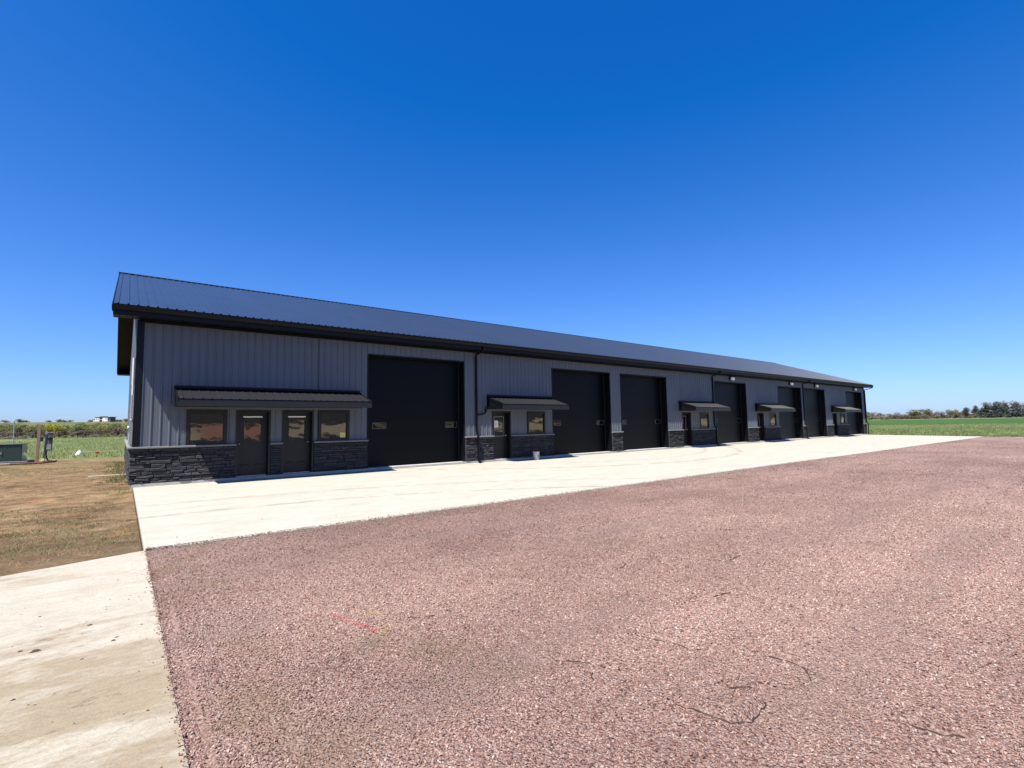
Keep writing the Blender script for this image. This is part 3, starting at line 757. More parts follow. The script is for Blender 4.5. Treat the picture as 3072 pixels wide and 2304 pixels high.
# overhead doors
for a, b in OHD:
    fr = MB()
    fr.box(a, a+.05, -.024, .39, 0.0, 4.28); fr.box(b-.05, b, -.024, .39, 0.0, 4.28); fr.box(a, b, -.0235, .39, 4.28, 4.33)
    D = fr.build('overhead_door', M['trim'], B)
    sh = .612; sec = MB().bbox(0, b-a-.10, 0, .05, 0, sh-.001, .0045).mesh('door_section')
    for i in range(7): link_mesh('door_section', sec, M['ohd'], D, (a+.05, .40, .03+i*sh*.9915))
    MB().box(a+.05, b-.05, .41, .44, .0, .03).build('bottom_seal', M['seal'], D)
    MB().box(a+.05, a+.075, .375, .3985, .03, 4.27).build('weatherstrip', M['seal'], D); MB().box(b-.075, b-.05, .375, .3985, .03, 4.27).build('weatherstrip', M['seal'], D)
    for x0 in (a+.36, b-.74):
        f = MB(); x1 = x0+.585; z0, z1 = 1.455, 1.715; t = .025
        f.box(x0, x1, .385, .3995, z0, z0+t).box(x0, x1, .385, .3995, z1-t, z1).box(x0, x0+t, .385, .3995, z0+t, z1-t).box(x1-t, x1, .385, .3995, z0+t, z1-t)
        f.build('window_frame', M['ohd_frame'], D)
        MB().quad((x0+t, .394, z0+t), (x1-t, .394, z0+t), (x1-t, .394, z1-t), (x0+t, .394, z1-t)).build('pane', M['ohd_glass'], D)

# entry doors
def knob(x, y, z, par):
    return MB().lathe([(.0, -.07), (.022, -.066), (.030, -.05), (.026, -.03), (.012, -.022), (.012, -.008), (.032, -.006), (.032, 0)], 14).build('door_knob', M['chrome'], par, (x, y, z), (-math.pi/2, 0, 0), True)
for i, (a, b) in enumerate(DOORS):
    yd = .24
    x0, x1, z0, z1 = a+.055, b-.055, .025, 2.10
    gl, gr, gb, gt = a+.255, b-.215, 1.02, 1.93
    lf = MB()
    lf.box(x0, gl, yd, yd+.045, z0, z1).box(gr, x1, yd, yd+.045, z0, z1).box(gl, gr, yd, yd+.045, z0, gb).box(gl, gr, yd, yd+.045, gt, z1)
    # embossed lower panels with arched heads
    D = lf.build('entry_door', M['door'], B)
    for c in (x0+.27, x1-.27):
        e = MB(); n = 8; hw = .135
        for k in range(n):
            t0, t1 = k/n, (k+1)/n; xa, xb = c-hw+2*hw*t0, c-hw+2*hw*t1
            za, zb = .36+.045*math.sin(math.pi*t0), .36+.045*math.sin(math.pi*t1)
            e.quad((xa, yd-.0125, za-.022), (xb, yd-.0125, zb-.022), (xb, yd-.0125, zb), (xa, yd-.0125, za)); e.quad((xa, yd-.0125, za), (xb, yd-.0125, zb), (xb, yd+.001, zb+.004), (xa, yd+.001, za+.004)); e.quad((xa, yd-.0125, za-.022), (xb, yd-.0125, zb-.022), (xb, yd+.001, zb-.04), (xa, yd+.001, za-.04))
        e.build('panel_moulding', M['door'], D)
    f = MB(); f.box(a, a+.055, -.03, .30, 0.001, 2.10).box(b-.055, b, -.03, .30, 0.001, 2.10).box(a, b, -.029, .30, 2.10, 2.15)
    f.build('door_frame', M['frame'], D)
    MB().box(x0, x1, .12, .30, .001, .022).build('threshold', M['chrome'], D)
    g = MB(); t = .022
    g.box(gl, gr, yd-.012, yd-.001, gb, gb+t).box(gl, gr, yd-.012, yd-.001, gt-t, gt).box(gl, gl+t, yd-.012, yd-.001, gb+t, gt-t).box(gr-t, gr, yd-.012, yd-.001, gb+t, gt-t)
    g.build('glazing_frame', M['frame'] if i < 2 else M['box_grey'], D)
    MB().quad((gl+t, yd+.02, gb+t), (gr-t, yd+.02, gb+t), (gr-t, yd+.02, gt-t), (gl+t, yd+.02, gt-t)).build('pane', M['glass'], D)
    kx = x0+.07 if i == 0 else x1-.07
    knob(kx, yd, 1.06, D)
    if i >= 2:
        px = gl+.03
        MB().box(px, px+.225, yd+.014, yd+.017, 1.43, 1.74).build('notice', M['paper'], D)
        for k_ in range(7):
            zq = 1.70-.033*k_; wq = (.17, .12, .16, .14, .17, .1, .15)[k_]
            MB().box(px+.025, px+.025+wq, yd+.0118, yd+.0132, zq-.006, zq).build('print_line', M['box_grey'], D)
    if i < 2:
        MB().box(gl-.01, gr+.01, yd-.022, yd-.0125, gt-.01, gt+.03).build('glass_top_strip', M['paper'], D)  # white strip across the top of the door glass
# windows
for i, (a, b) in enumerate(WINS):
    z0, z1, t = 1.05, 2.15, .085
    f = MB(); f.box(a, b, -.045, .06, z0, z0+t).box(a, b, -.045, .06, z1-t, z1).box(a, a+t, -.045, .06, z0+t, z1-t).box(b-t, b, -.045, .06, z0+t, z1-t)
    Wd = f.build('window', M['frame'], B)
    g = MB(); s = .03
    a2, b2, c2, d2 = a+t, b-t, z0+t, z1-t
    g.box(a2, b2, -.02, .04, c2, c2+s).box(a2, b2, -.02, .04, d2-s, d2).box(a2, a2+s, -.02, .04, c2+s, d2-s).box(b2-s, b2, -.02, .04, c2+s, d2-s)
    g.build('sash', M['frame'], Wd)
    MB().quad((a2+s, .01, c2+s), (b2-s, .01, c2+s), (b2-s, .01, d2-s), (a2+s, .01, d2-s)).build('pane', M['glass'], Wd)
    if i == 1:
        st = MB().box(b2-s-.22, b2-s-.02, -.002, .003, c2+s+.01, c2+s+.19).build('sticker', M['yellow'], Wd); st['label'] = 'yellow sticker in the lower corner of the pane'
# office partitions behind the glass
for a, b in AWN:
    MB().box(a-.2, b+.1, 3.6, 3.7, 0, 2.7).box(a-.3, a-.2, .3, 3.7, 0, 2.7).build('office_partition', M['white'], B)
# awnings
for i, (a, b) in enumerate(AWN):
    PY, zb, zf, zk = -1.20, 2.25, 2.43, 2.78
    body = MB()
    for x in (a+.006, b-.006): body.v += [(x, -.02, zb), (x, PY, zb), (x, PY, zf), (x, -.02, zk)]; n = len(body.v)-4; body.f.append((n, n+1, n+2, n+3))
    s = soffit_strip(a+.006, b-.006, zb, -.02, PY, .15); n = len(body.v); body.v += s.v; body.f += [tuple(q+n for q in f) for f in s.f]
    A = body.build('awning', M['soffit'], B)
    npn = max(1, round((b-a)/.915)); pw = (b-a)/npn
    sl_ = (zk-zf)/1.18; nn = Vector((0, -sl_, 1)).normalized(); mb = MB(); pr = [(0, 0)]
    for k in range(4): c = pw/8+k*pw/4; pr += [(c-.028, 0), (c-.011, .019), (c+.011, .019), (c+.028, 0)]
    pr.append((pw, 0))
    for u, d in pr:
        for y, z in ((PY-.035, zf+.02-.035*sl_), (-.02, zk+.02)): mb.v.append((u, y+nn.y*d, z+nn.z*d))
    for k in range(len(pr)-1): mb.f.append((2*k, 2*k+2, 2*k+3, 2*k+1))
    me = mb.mesh('awning_panel')
    for k in range(npn): link_mesh('awning_panel', me, M['awning'], A, (a+k*pw, 0, 0))
    MB().bbox(a-.012, b+.012, PY-.025, PY-.002, zb-.03, zf-.005, .006).build('fascia', M['awning'], A)
    mb = MB().box(a-.02, b+.02, -.055, -.024, zk+.03, zk+.12); mb.quad((a-.02, -.055, zk+.05), (b+.02, -.055, zk+.05), (b+.02, -.16, zk+.005), (a-.02, -.16, zk+.005)); mb.build('flashing', M['trim'], A)
    for x in (a, b):
        mb = MB(); xa, xb = x-.011, x+.011
        for xx in (xa, xb): mb.v += [(xx, PY-.03, zf-.08), (xx, PY-.03, zf+.045), (xx, -.025, zk+.045), (xx, -.025, zk-.08)]
        mb.f = [(0, 1, 2, 3), (4, 7, 6, 5), (0, 4, 5, 1), (1, 5, 6, 2), (2, 6, 7, 3), (3, 7, 4, 0)]; mb.build('rake_trim', M['trim'], A)
    MB().box(a+.02, b-.02, -.036, -.0225, zb-.07, zb-.002).build('ledger_trim', M['wall'], A)
# wall lights
for x in (33.86, 43.42, 48.55, 58.1):
    h = MB(); h.bbox(x-.21, x+.21, -.13, -.02, 4.44, 4.72, .02); h.bbox(x-.21, x+.21, -.26, -.131, 4.66, 4.72, .015)
    H = h.build('wall_light', M['trim'], B)
    MB().bbox(x-.165, x+.165, -.25, -.1315, 4.455, 4.655, .03).build('lens', M['lens'], H)
# stone wainscot
zones = []; cuts = sorted(OHD + DOORS); x = 0.
for a, b in cuts:
    if a-x > .05: zones.append((x, a))
    x = b
zones.append((x, L))
bk = MB()
for a, b in zones: bk.box(a+.002, b-.002, -.04, -.001, .001, 1.02)
bk.box(-.04, -.001, -.001, W, .001, 1.02)
WS = bk.build('stone_wainscot', M['mortar'], B)
stones = []
def lay(u0, u1, side):
    r = random.Random(int(u0*100)+7); z = .003
    while z < .985:
        h = r.choice((.055, .07, .085, .10, .12)); h = min(h, 1.008-z)
        if 1.008-(z+h) < .04: h = 1.008-z
        u = u0
        while u < u1-.01:
            wd = r.uniform(.13, .52); 
            if u1-(u+wd) < .09: wd = u1-u
            if h > .09 and r.random() < .35 and wd > .2:      # two thin ledges in place of a block
                h1 = h*r.uniform(.4, .6); stones.append((side, u, u+wd, z, z+h1, r.random())); stones.append((side, u, u+wd*1.0, z+h1, z+h, r.random()))
            else: stones.append((side, u, u+wd, z, z+h, r.random()))
            u += wd
        z += h
for a, b in zones: lay(a+.004 if a > 0 else -.085, b-.004, 0)
lay(.0, W, 1)
def stone_mesh(mb, st, r):
    side, u0, u1, z0, z1, q = st; g = .004; n = len(mb.v)
    d = .066+.040*q; j = lambda s_: r.uniform(-s_, s_)
    u0 += g; u1 -= g; z0 += g*.8; z1 -= g*.8; c = min(.014, (z1-z0)*.28); um = u0+(u1-u0)*r.uniform(.35, .65)
    P = [(u0, .03, z0), (u1, .03, z0), (u1, .03, z1), (u0, .03, z1),
         (u0, d-.02, z0), (um, d-.018, z0), (u1, d-.02, z0), (u1, d-.02, z1), (um, d-.018, z1), (u0, d-.02, z1)]
    F = [(u0+c+j(.004), d+j(.009), z0+c+j(.005)), (um, d+j(.014), z0+c+j(.010)), (u1-c+j(.004), d+j(.009), z0+c+j(.005)),
         (u1-c+j(.004), d+j(.009), z1-c+j(.005)), (um+j(.02), d+j(.014), z1-c+j(.010)), (u0+c+j(.004), d+j(.009), z1-c+j(.005))]
    for u, dd, z in P+F:
        dd = min(dd, .118)
        mb.v.append((u, -dd, z) if side == 0 else (-dd, u, z))
    for f in ((0, 1, 6, 5, 4), (1, 2, 7, 6), (2, 3, 9, 8, 7), (3, 0, 4, 9), (4, 5, 11, 10), (5, 6, 12, 11), (6, 7, 13, 12), (7, 8, 14, 13), (8, 9, 15, 14), (9, 4, 10, 15), (10, 11, 14, 15), (11, 12, 13, 14)):
        mb.f.append(tuple(n+k for k in f))
def sdist(s):
    c = ((s[1]+s[2])/2, 0) if s[0] == 0 else (0, (s[1]+s[2])/2)
    dd = math.hypot(c[0]-CAM.x, c[1]-CAM.y); return dd/math.sqrt((s[2]-s[1])*(s[4]-s[3])) * (1 if s[0] == 0 else 9)
stones.sort(key=sdist); r_ = random.Random(3); rest = MB()
for k, st in enumerate(stones):
    if k < 300:
        mb = MB(); stone_mesh(mb, st, r_); mb.build('stone', M['stone'], WS)
    else: stone_mesh(rest, st, r_)
tag(rest.build('small_far_stones', M['stone'], WS), kind='stuff')
for a, b in zones:
    n = max(1, round((b-a)/.75)); w_ = (b-a)/n
    for k in range(n):
        xa = a+k*w_+(0 if k else (-.015 if a > 0 else -.135)); xb = a+(k+1)*w_ + (.015 if k == n-1 else 0)
        inwin = any(p-.03 < (xa+xb)/2 < q+.03 for p, q in WINS)
        mb = MB(); mb.bbox(xa+.0025, xb-.0025, -.142, -.0005 if not inwin else -.046, 1.012, 1.068, .008); mb.build('cap_stone', M['cap'], WS)
MB().box(-.142, -.0005, .0, W, 1.012, 1.066).build('cap_stone', M['cap'], WS)
# electrical gear on the left wall
mc = MB().box(-.11, -.022, .55, 1.15, 1.14, 1.86).build('meter_cabinet', M['box_grey'], B)
for k in range(2):
    MB().lathe([(0, .05), (.06, .045), (.07, .03), (.07, 0)], 18).build('meter', M['box_grey'], mc, (-.11, .72+.28*k, 1.62), (0, -math.pi/2, 0), True)
MB().box(-.116, -.1105, .60, 1.10, 1.20, 1.46).build('cabinet_door', M['white'], mc)
for y0, z0, z1 in ((.30, 1.9, 2.6), (1.7, 1.3, 2.4), (2.6, 1.2, 2.1)): MB().box(-.09, -.022, y0, y0+.32, z0, z1).build('breaker_box', M['box_grey'], B)
MB().tube([(-.06, .85, 1.86), (-.06, .85, 3.55), (-.02, .85, 3.6)], .03).build('conduit', M['white'], B)
MB().tube([(-.07, .22, 2.9), (-.07, .22, 3.7)], .035).build('conduit', M['white'], B)
MB().tube([(-.06, 1.86, -.1), (-.06, 1.86, 1.3)], .03).build('conduit', M['box_grey'], B)

# ------------------------------------------------------------------ small things by the doors
bu = empty('bucket', (14.86, -.62, apron_z(-.62)), .3)
tag(bu, 'white plastic bucket standing on the concrete below the office window', 'bucket')
MB().lathe([(.0, .004), (.125, .004), (.132, .012), (.150, .30), (.158, .302), (.158, .325), (.152, .327), (.155, .355), (.160, .357), (.160, .372), (.148, .374), (.146, .30), (.12, .02), (0, .02)], 26).build('pail', M['white'], bu, smooth=True)
MB().lathe([(0, .362), (.14, .362), (.146, .375), (.165, .376), (.165, .362)], 26).build('lid', M['white'], bu)
MB().tube([(.158*math.cos(t), -.158*math.sin(t)*.35-.02, .33-.17*math.sin(t)) for t in [math.pi*i/12 for i in range(13)]], .004, 6).build('handle', M['chrome'], bu)
MB().box(-.06, .06, -.152, -.148, .08, .24).build('label_patch', M['box_grey'], bu)

# ------------------------------------------------------------------ utilities on the left
def gz(x, y): return float(ground_h(x, y))
def at_px(u, v_, z):      # ground point under a spot, used only to lay things out
    d = _f + _r*((u-1536)/1489.77) - _u*((v_-1152)/1489.77); t = (z-CAM.z)/d.z; return CAM + d*t
zt = gz(-5, 20.5)
tx = tag(empty('pad_transformer', (-5.32, 20.9, zt), rad(-4)), 'dark green pad-mounted transformer cabinet on a low concrete pad', 'transformer')
MB().bbox(-1.30, 1.08, -.75, .95, -.1, .16, .02).build('pad', M['panel_dark'], tx)
cab = MB().bbox(-1.05, .78, -.50, .75, .16, 1.06, .02); cab.build('cabinet', M['tx_green'], tx)
MB().bbox(-1.09, .82, -.54, .79, 1.06, 1.12, .02).build('lid', M['tx_green'], tx)
MB().box(-.135, -.125, -.512, -.5005, .2, 1.03).build('door_seam', M['black'], tx)
MB().box(-.06, .0, -.54, -.502, .55, .70).build('latch', M['chrome'], tx)
for x in (-.95, -.3, .15, .7): MB().box(x-.03, x+.03, -.525, -.5005, .95, 1.0).build('hinge', M['tx_green'], tx)
def lean(o, a, b): o.rotation_euler.x = a; o.rotation_euler.y = b; return o
pw = lean(empty('wooden_post', (-3.98, 20.55, gz(-4, 20.5)-.05)), .0, rad(1.2))
tag(pw, 'tall weathered wooden post beside the green transformer', 'post')
MB().bbox(-.07, .07, -.05, .05, 0, 2.20, .008).build('shaft', M['wood'], pw); MB().box(-.073, .073, -.053, .053, 2.18, 2.205).build('end_grain', M['pale_wood'], pw)
mp = lean(empty('meter_pedestal', (-3.62, 20.75, gz(-3.6, 20.7)-.05)), 0, rad(2.0))
tag(mp, 'grey electric meter box mounted on a steel post with a curved black conduit', 'meter box')
MB().bbox(-.13, -.05, -.04, .04, 0, 1.84, .006).build('post', M['box_grey'], mp)
bx_ = MB().bbox(-.045, .20, -.12, .07, .74, 1.74, .012).build('box', M['panel_dark'], mp)
MB().box(-.06, .22, -.14, .09, 1.74, 1.775).build('hood', M['box_grey'], mp)
MB().box(-.02, .17, -.128, -.1205, .80, 1.10).build('cover_plate', M['box_grey'], mp)
MB().lathe([(0, .10), (.075, .095), (.09, .06), (.09, 0)], 18).build('meter', M['hglass'], mp, (.08, -.12, 1.45), (math.pi/2, 0, 0), True)
MB().tube([(-.02, -.02, .75), (-.02, -.02, .55), (.02, -.03, .34), (.10, -.06, .20), (.20, -.10, .12), (.25, -.12, .14), (.25, -.12, .22)], .035).build('conduit', M['black'], mp)
hp = [(-7.2, 18.6), (-6.2, 19.0), (-5.2, 19.3), (-4.4, 19.6), (-3.7, 20.2), (-3.3, 21.2), (-3.25, 21.9), (-3.5, 22.0), (-3.8, 21.6)]
hpt = []
for (x0, y0), (x1, y1) in zip(hp, hp[1:]):
    for k in range(4): t = k/4; hpt.append((x0+(x1-x0)*t, y0+(y1-y0)*t, gz(x0+(x1-x0)*t, y0+(y1-y0)*t)+.05))
tag(MB().tube(hpt, .045, 8).build('plastic_conduit', M['hose'], smooth=True), 'red-brown plastic conduit looped on the dirt in front of the transformer', 'conduit')
def board(x, y, ln, wd, rz, label, dz=.03, tilt=0, m_='pale_wood'):
    o = MB().bbox(-ln/2, ln/2, -wd/2, wd/2, -.02, .02, .004).build('scrap_board', M[m_], None, (x, y, gz(x, y)+dz), (0, tilt, rz)); return tag(o, label, 'board')
board(-5.35, 18.9, 1.0, .10, .1, 'short pale board lying just in front of the transformer pad', .06)
board(-5.9, 17.6, 1.3, .12, .15, 'pale board lying on the dirt at the left edge of the photo', .04)
board(-.55, 5.2, 1.2, .11, .12, 'pale board lying in the grass by the foot of the building corner', .10)
board(-1.75, 33.5, 2.8, .14, -.05, 'long pale board lying across the far edge of the dirt', .16)
st = empty('survey_stake', (-.16, 5.0, gz(-.2, 5))); tag(st, 'dark wooden stake standing in the grass against the building wall', 'stake')
MB().bbox(-.02, .02, -.015, .015, -.1, .42, .004).build('shaft', M['wood'], st); MB().bbox(-.11, -.08, -.015, .015, -.1, .36, .004).build('brace', M['wood'], st)
fl = empty('marker_flag', (-1.35, 23.9, gz(-1.4, 24))); tag(fl, 'small red marker flag on a wire in the dirt', 'flag')
MB().tube([(0, 0, -.05), (.02, 0, .40)], .006, 6).build('wire', M['box_grey'], fl)
f_ = MB(); 
for k in range(4): f_.quad((.02-.06*k, .012*math.sin(k*1.4), .25+.02*k), (.02-.06*(k+1), .012*math.sin(k*1.4+1.4), .25+.02*(k+1)), (.02-.06*(k+1), .012*math.sin(k*1.4+1.4), .41-.01*k), (.02-.06*k, .012*math.sin(k*1.4), .42-.01*k))
f_.build('pennant', M['flag'], fl)
fy = empty('marker_flag', (-3.85, 20.35, gz(-3.8, 20.3))); tag(fy, 'small yellow marker flag at the foot of the wooden post', 'flag')
MB().tube([(0, 0, -.05), (.03, 0, .26)], .006, 6).build('wire', M['box_grey'], fy); MB().quad((.03, 0, .12), (.20, -.03, .16), (.20, -.02, .28), (.03, 0, .27)).build('pennant', M['yellow'], fy)
bg_ = MB(); n = 10
prof_ = [(0, 0), (.13, .01), (.17, .12), (.14, .26), (.08, .36), (.03, .40), (.06, .46), (0, .47)]
bg_.lathe(prof_, 12)
bg_.v = [(x*(1+.25*math.sin(7*z+3*math.atan2(y, x))), y*(1+.2*math.cos(9*z+2*math.atan2(y, x))), z) for x, y, z in bg_.v]
tag(bg_.build('plastic_bag', M['paper'], None, (-2.65, 28.7, gz(-2.6, 28.7)), (0, rad(14), 0)), 'crumpled white bag standing on the dirt before the green weeds', 'bag')
px = CAM + (Vector((-.1197, .9928, 0))*95)
po = empty('distant_pole', (px.x, px.y, gz(px.x, px.y))); tag(po, 'thin grey pole standing in front of the far woods at left', 'pole')
MB().tube([(0, 0, -.3), (0, 0, 3.4)], [.07, .05], 8).build('shaft', M['box_grey'], po); MB().box(-.09, .09, -.09, .09, 3.3, 3.45).build('cap', M['box_grey'], po)
az_ = rad(-5.3); px = CAM + Vector((math.sin(az_), math.cos(az_), 0))*120
bb = empty('utility_cabinet', (px.x, px.y, gz(px.x, px.y))); tag(bb, 'small black utility box at the far edge of the weeds', 'utility box')
MB().bbox(-.40, .40, -.3, .3, .2, 1.0, .03).build('body', M['black'], bb); MB().box(-.5, .5, -.4, .4, -.1, .2).build('base', M['found'], bb)

# ------------------------------------------------------------------ vegetation
def leaf_cloud(blobs, n, size, seed, flat=.0):
    r = np.random.default_rng(seed); V = []
    vol = np.array([b[3]*b[4]*b[5] for b in blobs]); pick = r.choice(len(blobs), n, p=vol/vol.sum())
    Bq = np.array(blobs)[pick]
    d = r.normal(size=(n, 3)); d /= np.linalg.norm(d, axis=1)[:, None]
    rr = r.uniform(.25, 1, n)**(1/2.2)
    c = Bq[:, :3] + d*rr[:, None]*Bq[:, 3:6]*(1+.18*r.normal(size=(n, 1)))
    a = r.normal(size=(n, 3)); a /= np.linalg.norm(a, axis=1)[:, None]; b = np.cross(a, r.normal(size=(n, 3))); b /= np.linalg.norm(b, axis=1)[:, None]
    s = size*r.uniform(.6, 1.5, (n, 1))
    v = np.stack([c-a*s-b*s*.6, c+a*s-b*s*.5, c+a*s*.8+b*s*.6, c-a*s*.7+b*s*.55], 1).reshape(-1, 3)
    return v, np.arange(4*n).reshape(-1, 4)
def tree_mesh(kind, seed):
    r = random.Random(seed); H = 1.0; blobs = []
    tr = MB()
    if kind == 'round':
        for i in range(15):
            a = r.uniform(0, 6.28); q = r.uniform(.05, .34); z = r.uniform(.20, .86); s = r.uniform(.11, .2)*(1.15-.5*abs(z-.55))
            blobs.append((q*math.cos(a), q*math.sin(a), z, s*1.15, s*1.15, s))
        n, sz = 1900, .022
    elif kind == 'cone':
        for i in range(15):
            z = .10+.85*i/14; q = .30*(1-z)**.75+.03
            for k in range(3): a = r.uniform(0, 6.28); blobs.append((q*.45*math.cos(a), q*.45*math.sin(a), z, q*.75, q*.75, .06))
        n, sz = 2600, .022
    elif kind == 'bare':
        for i in range(16):
            a = r.uniform(0, 6.28); q = r.uniform(.05, .36); z = r.uniform(.30, .9); blobs.append((q*math.cos(a), q*math.sin(a), z, .14, .14, .12))
        n, sz = 900, .018
    else:
        for i in range(16):
            a = r.uniform(0, 6.28); q = r.uniform(0, .60); z = r.uniform(.15, .70); blobs.append((q*math.cos(a), q*math.sin(a), z, .22, .22, .24))
        n, sz = 1300, .030
    lv, lf_ = leaf_cloud(blobs, n, sz, seed)
    top = .9 if kind in ('cone',) else .6
    tr.tube([(0, 0, -.04), (r.uniform(-.01, .01), 0, .15), (r.uniform(-.02, .02), r.uniform(-.02, .02), top*.6), (r.uniform(-.03, .03), 0, top)], [.028, .022, .015, .006], 7)
    nb = {'round': 9, 'bare': 26, 'cone': 4, 'bush': 12}[kind]
    for i in range(nb):
        b = blobs[r.randrange(len(blobs))]; z0 = r.uniform(.12, .5) if kind != 'bush' else r.uniform(0, .15)
        mid = ((b[0])*.5+r.uniform(-.03, .03), b[1]*.5+r.uniform(-.03, .03), z0+(b[2]-z0)*.55)
        end = (b[0]*1.1, b[1]*1.1, b[2]+r.uniform(.0, .1))
        tr.tube([(0, 0, z0), mid, end], [.011, .007, .002], 5)
        if kind == 'bare':
            for _ in range(4):
                e2 = tuple(e+r.uniform(-.14, .14) for e in end); tr.tube([mid, e2], [.005, .0015], 4, cap=False)
    return np_mesh('crown', lv, lf_), tr.mesh('trunk')
TREES = {(k, i): tree_mesh(k, 100+17*i+hash(k) % 1 + {'round': 0, 'cone': 300, 'bare': 600, 'bush': 900}[k]) for k in ('round', 'cone', 'bare', 'bush') for i in range(4)}
leafm = {}
def crown_mesh(kind, i, mk):
    key = (kind, i, mk)
    if key not in leafm:
        me = TREES[(kind, i)][0].copy(); me.name = 'crown'; me.materials.append(M[mk]); leafm[key] = me
    return leafm[key]
def tree(name, kind, mk, x, y, h, wid, label, cat, group, z=None):
    i = random.randrange(4)
    o = empty(name, (x, y, (gz(x, y) if z is None else z)-.05), random.uniform(0, 6.28)); tag(o, label, cat, group)
    c = link_mesh('crown' if kind != 'bush' else 'foliage', crown_mesh(kind, i, mk), None, o); c.scale = (h*wid, h*wid, h)
    t = link_mesh('trunk' if kind != 'bush' else 'stems', TREES[(kind, i)][1], M['bark'], o); t.scale = (h*wid, h*wid, h)
    return o
def polar(az, D): return CAM.x + D*math.sin(rad(az)), CAM.y + D*math.cos(rad(az))
rt_ = random.Random(21)
# woods at left, about 150 m away
x, y = polar(-4.45, 214)
tree('broadleaf_tree', 'round', 'leaf_yellow', x, y, 4.7, 1.3, 'bright yellow-green tree with the widest crown at the front of the far left woods', 'tree', None)
CN = {'leaf_olive': 'dull olive', 'leaf_green': 'fresh green', 'leaf_yellow': 'yellowish'}; RN = ('front edge', 'middle', 'back')
WL = {(r_i, c_): (CN[c_]+' tree at the '+RN[r_i]+' of the far left woods', CN[c_]+' trees at the '+RN[r_i]+' of the woods') for r_i in range(3) for c_ in CN}
for row, (D, hs_, mk, n) in enumerate(((216, (3.4, 4.2), ('leaf_olive', 'leaf_green'), 20), (232, (4.0, 4.9), ('leaf_green', 'leaf_yellow', 'leaf_olive'), 20), (250, (4.3, 5.4), ('leaf_green', 'leaf_olive'), 18))):
    for k in range(n):
        az = -12.5 + 17*(k+rt_.uniform(-.35, .35))/n
        if row == 0 and abs(az+4.45) < .6: continue
        x, y = polar(az, D+rt_.uniform(-6, 6))
        lk_ = rt_.choice(mk)
        tree('broadleaf_tree', 'round', lk_, x, y, rt_.uniform(*hs_), rt_.uniform(1.15, 1.7), WL[(row, lk_)][0], 'tree', WL[(row, lk_)][1])
for k in range(26):
    az = -12.5 + 17*(k+rt_.uniform(-.4, .4))/26; x, y = polar(az, 203+rt_.uniform(-4, 4))
    tree('bare_shrub', 'bare', rt_.choice(('leaf_grey', 'leaf_red', 'leaf_grey')), x, y, rt_.uniform(1.9, 2.9), rt_.uniform(1.2, 1.8), 'bare grey-brown shrub along the foot of the woods at far left', 'shrub', 'bare shrubs before the left woods')
for k in range(16):
    az = -12.5 + 17*(k+rt_.uniform(-.4, .4))/16; x, y = polar(az, 196+rt_.uniform(-3, 3))
    tree('low_shrub', 'bush', rt_.choice(('leaf_grey', 'leaf_olive')), x, y, rt_.uniform(.8, 1.4), rt_.uniform(1.4, 2.2), 'low scrubby bush at the edge of the weeds at far left', 'shrub', 'low bushes before the left woods')
for az, h in ((-6.6, 4), (-6.2, 2.8), (-4.1, 3.5), (-3.85, 2.6), (-3.5, 2.8), (-4.8, 2.4), (-2.2, 2.6), (-2.0, 3.0), (-.35, 3.2), (-.1, 3), (.3, 4), (-7.4, 3), (-9, 4), (1.5, 5), (3, 5)):
    x, y = polar(az, 668); tree('hilltop_tree', 'bush', 'leaf_olive', x, y, h, 1.7, 'small tree on the skyline of the far left hill', 'tree', 'trees on the left hilltop')
# right treeline
ev = 0
for az, h, w_ in ((80.5, 6.8, 1.1), (81.1, 7.8, 1.15), (81.75, 8.8, 1.2), (82.35, 9.4, 1.2), (82.9, 8.9, 1.15), (83.5, 9.3, 1.2), (84.2, 9.0, 1.2), (85.0, 9.4, 1.2), (86.0, 10.4, 1.2)):
    x, y = polar(az, 415+rt_.uniform(-8, 8)); tree('evergreen_tree', 'cone' if ev % 3 else 'round', 'leaf_hazed', x, y, h, w_*(1.25 if ev % 3 else .75), 'tall dark evergreen in the dense clump at the far right', 'tree', 'evergreens at the far right'); ev += 1
for az, h in ((82.6, 11.0), (83.6, 10.8), (81.8, 10.0)):
    x, y = polar(az, 445); tree('bare_tree', 'bare', 'leaf_grey', x, y, h, .9, 'bare grey tree rising behind the evergreen clump', 'tree', 'bare trees behind the evergreens')
spec = [(68.4, 6.0, 'leaf_olive'), (69.0, 5.8, 'leaf_olive'), (69.7, 5.4, 'leaf_olive'), (70.4, 5.0, 'leaf_grey'), (71.0, 7.4, 'leaf_red'), (71.5, 8.0, 'leaf_red'), (72.0, 6.6, 'leaf_red'), (72.7, 6.2, 'leaf_olive'), (73.3, 5.6, 'leaf_olive'), (73.9, 5.8, 'leaf_grey'), (74.6, 4.4, 'leaf_olive'), (75.2, 4.0, 'leaf_grey'), (75.9, 5.2, 'leaf_grey'), (76.5, 3.6, 'leaf_red'), (77.0, 6.2, 'leaf_olive'), (77.35, 5.6, 'leaf_olive'), (77.9, 7.4, 'leaf_olive'), (78.4, 4.6, 'leaf_red'), (78.9, 5.2, 'leaf_grey'), (79.6, 5.8, 'leaf_olive'), (80.1, 4.6, 'leaf_olive'), (67.8, 6.0, 'leaf_olive'), (67.1, 6.0, 'leaf_olive'), (78.0, 3.4, 'leaf_grey'), (74.2, 3.4, 'leaf_grey')]
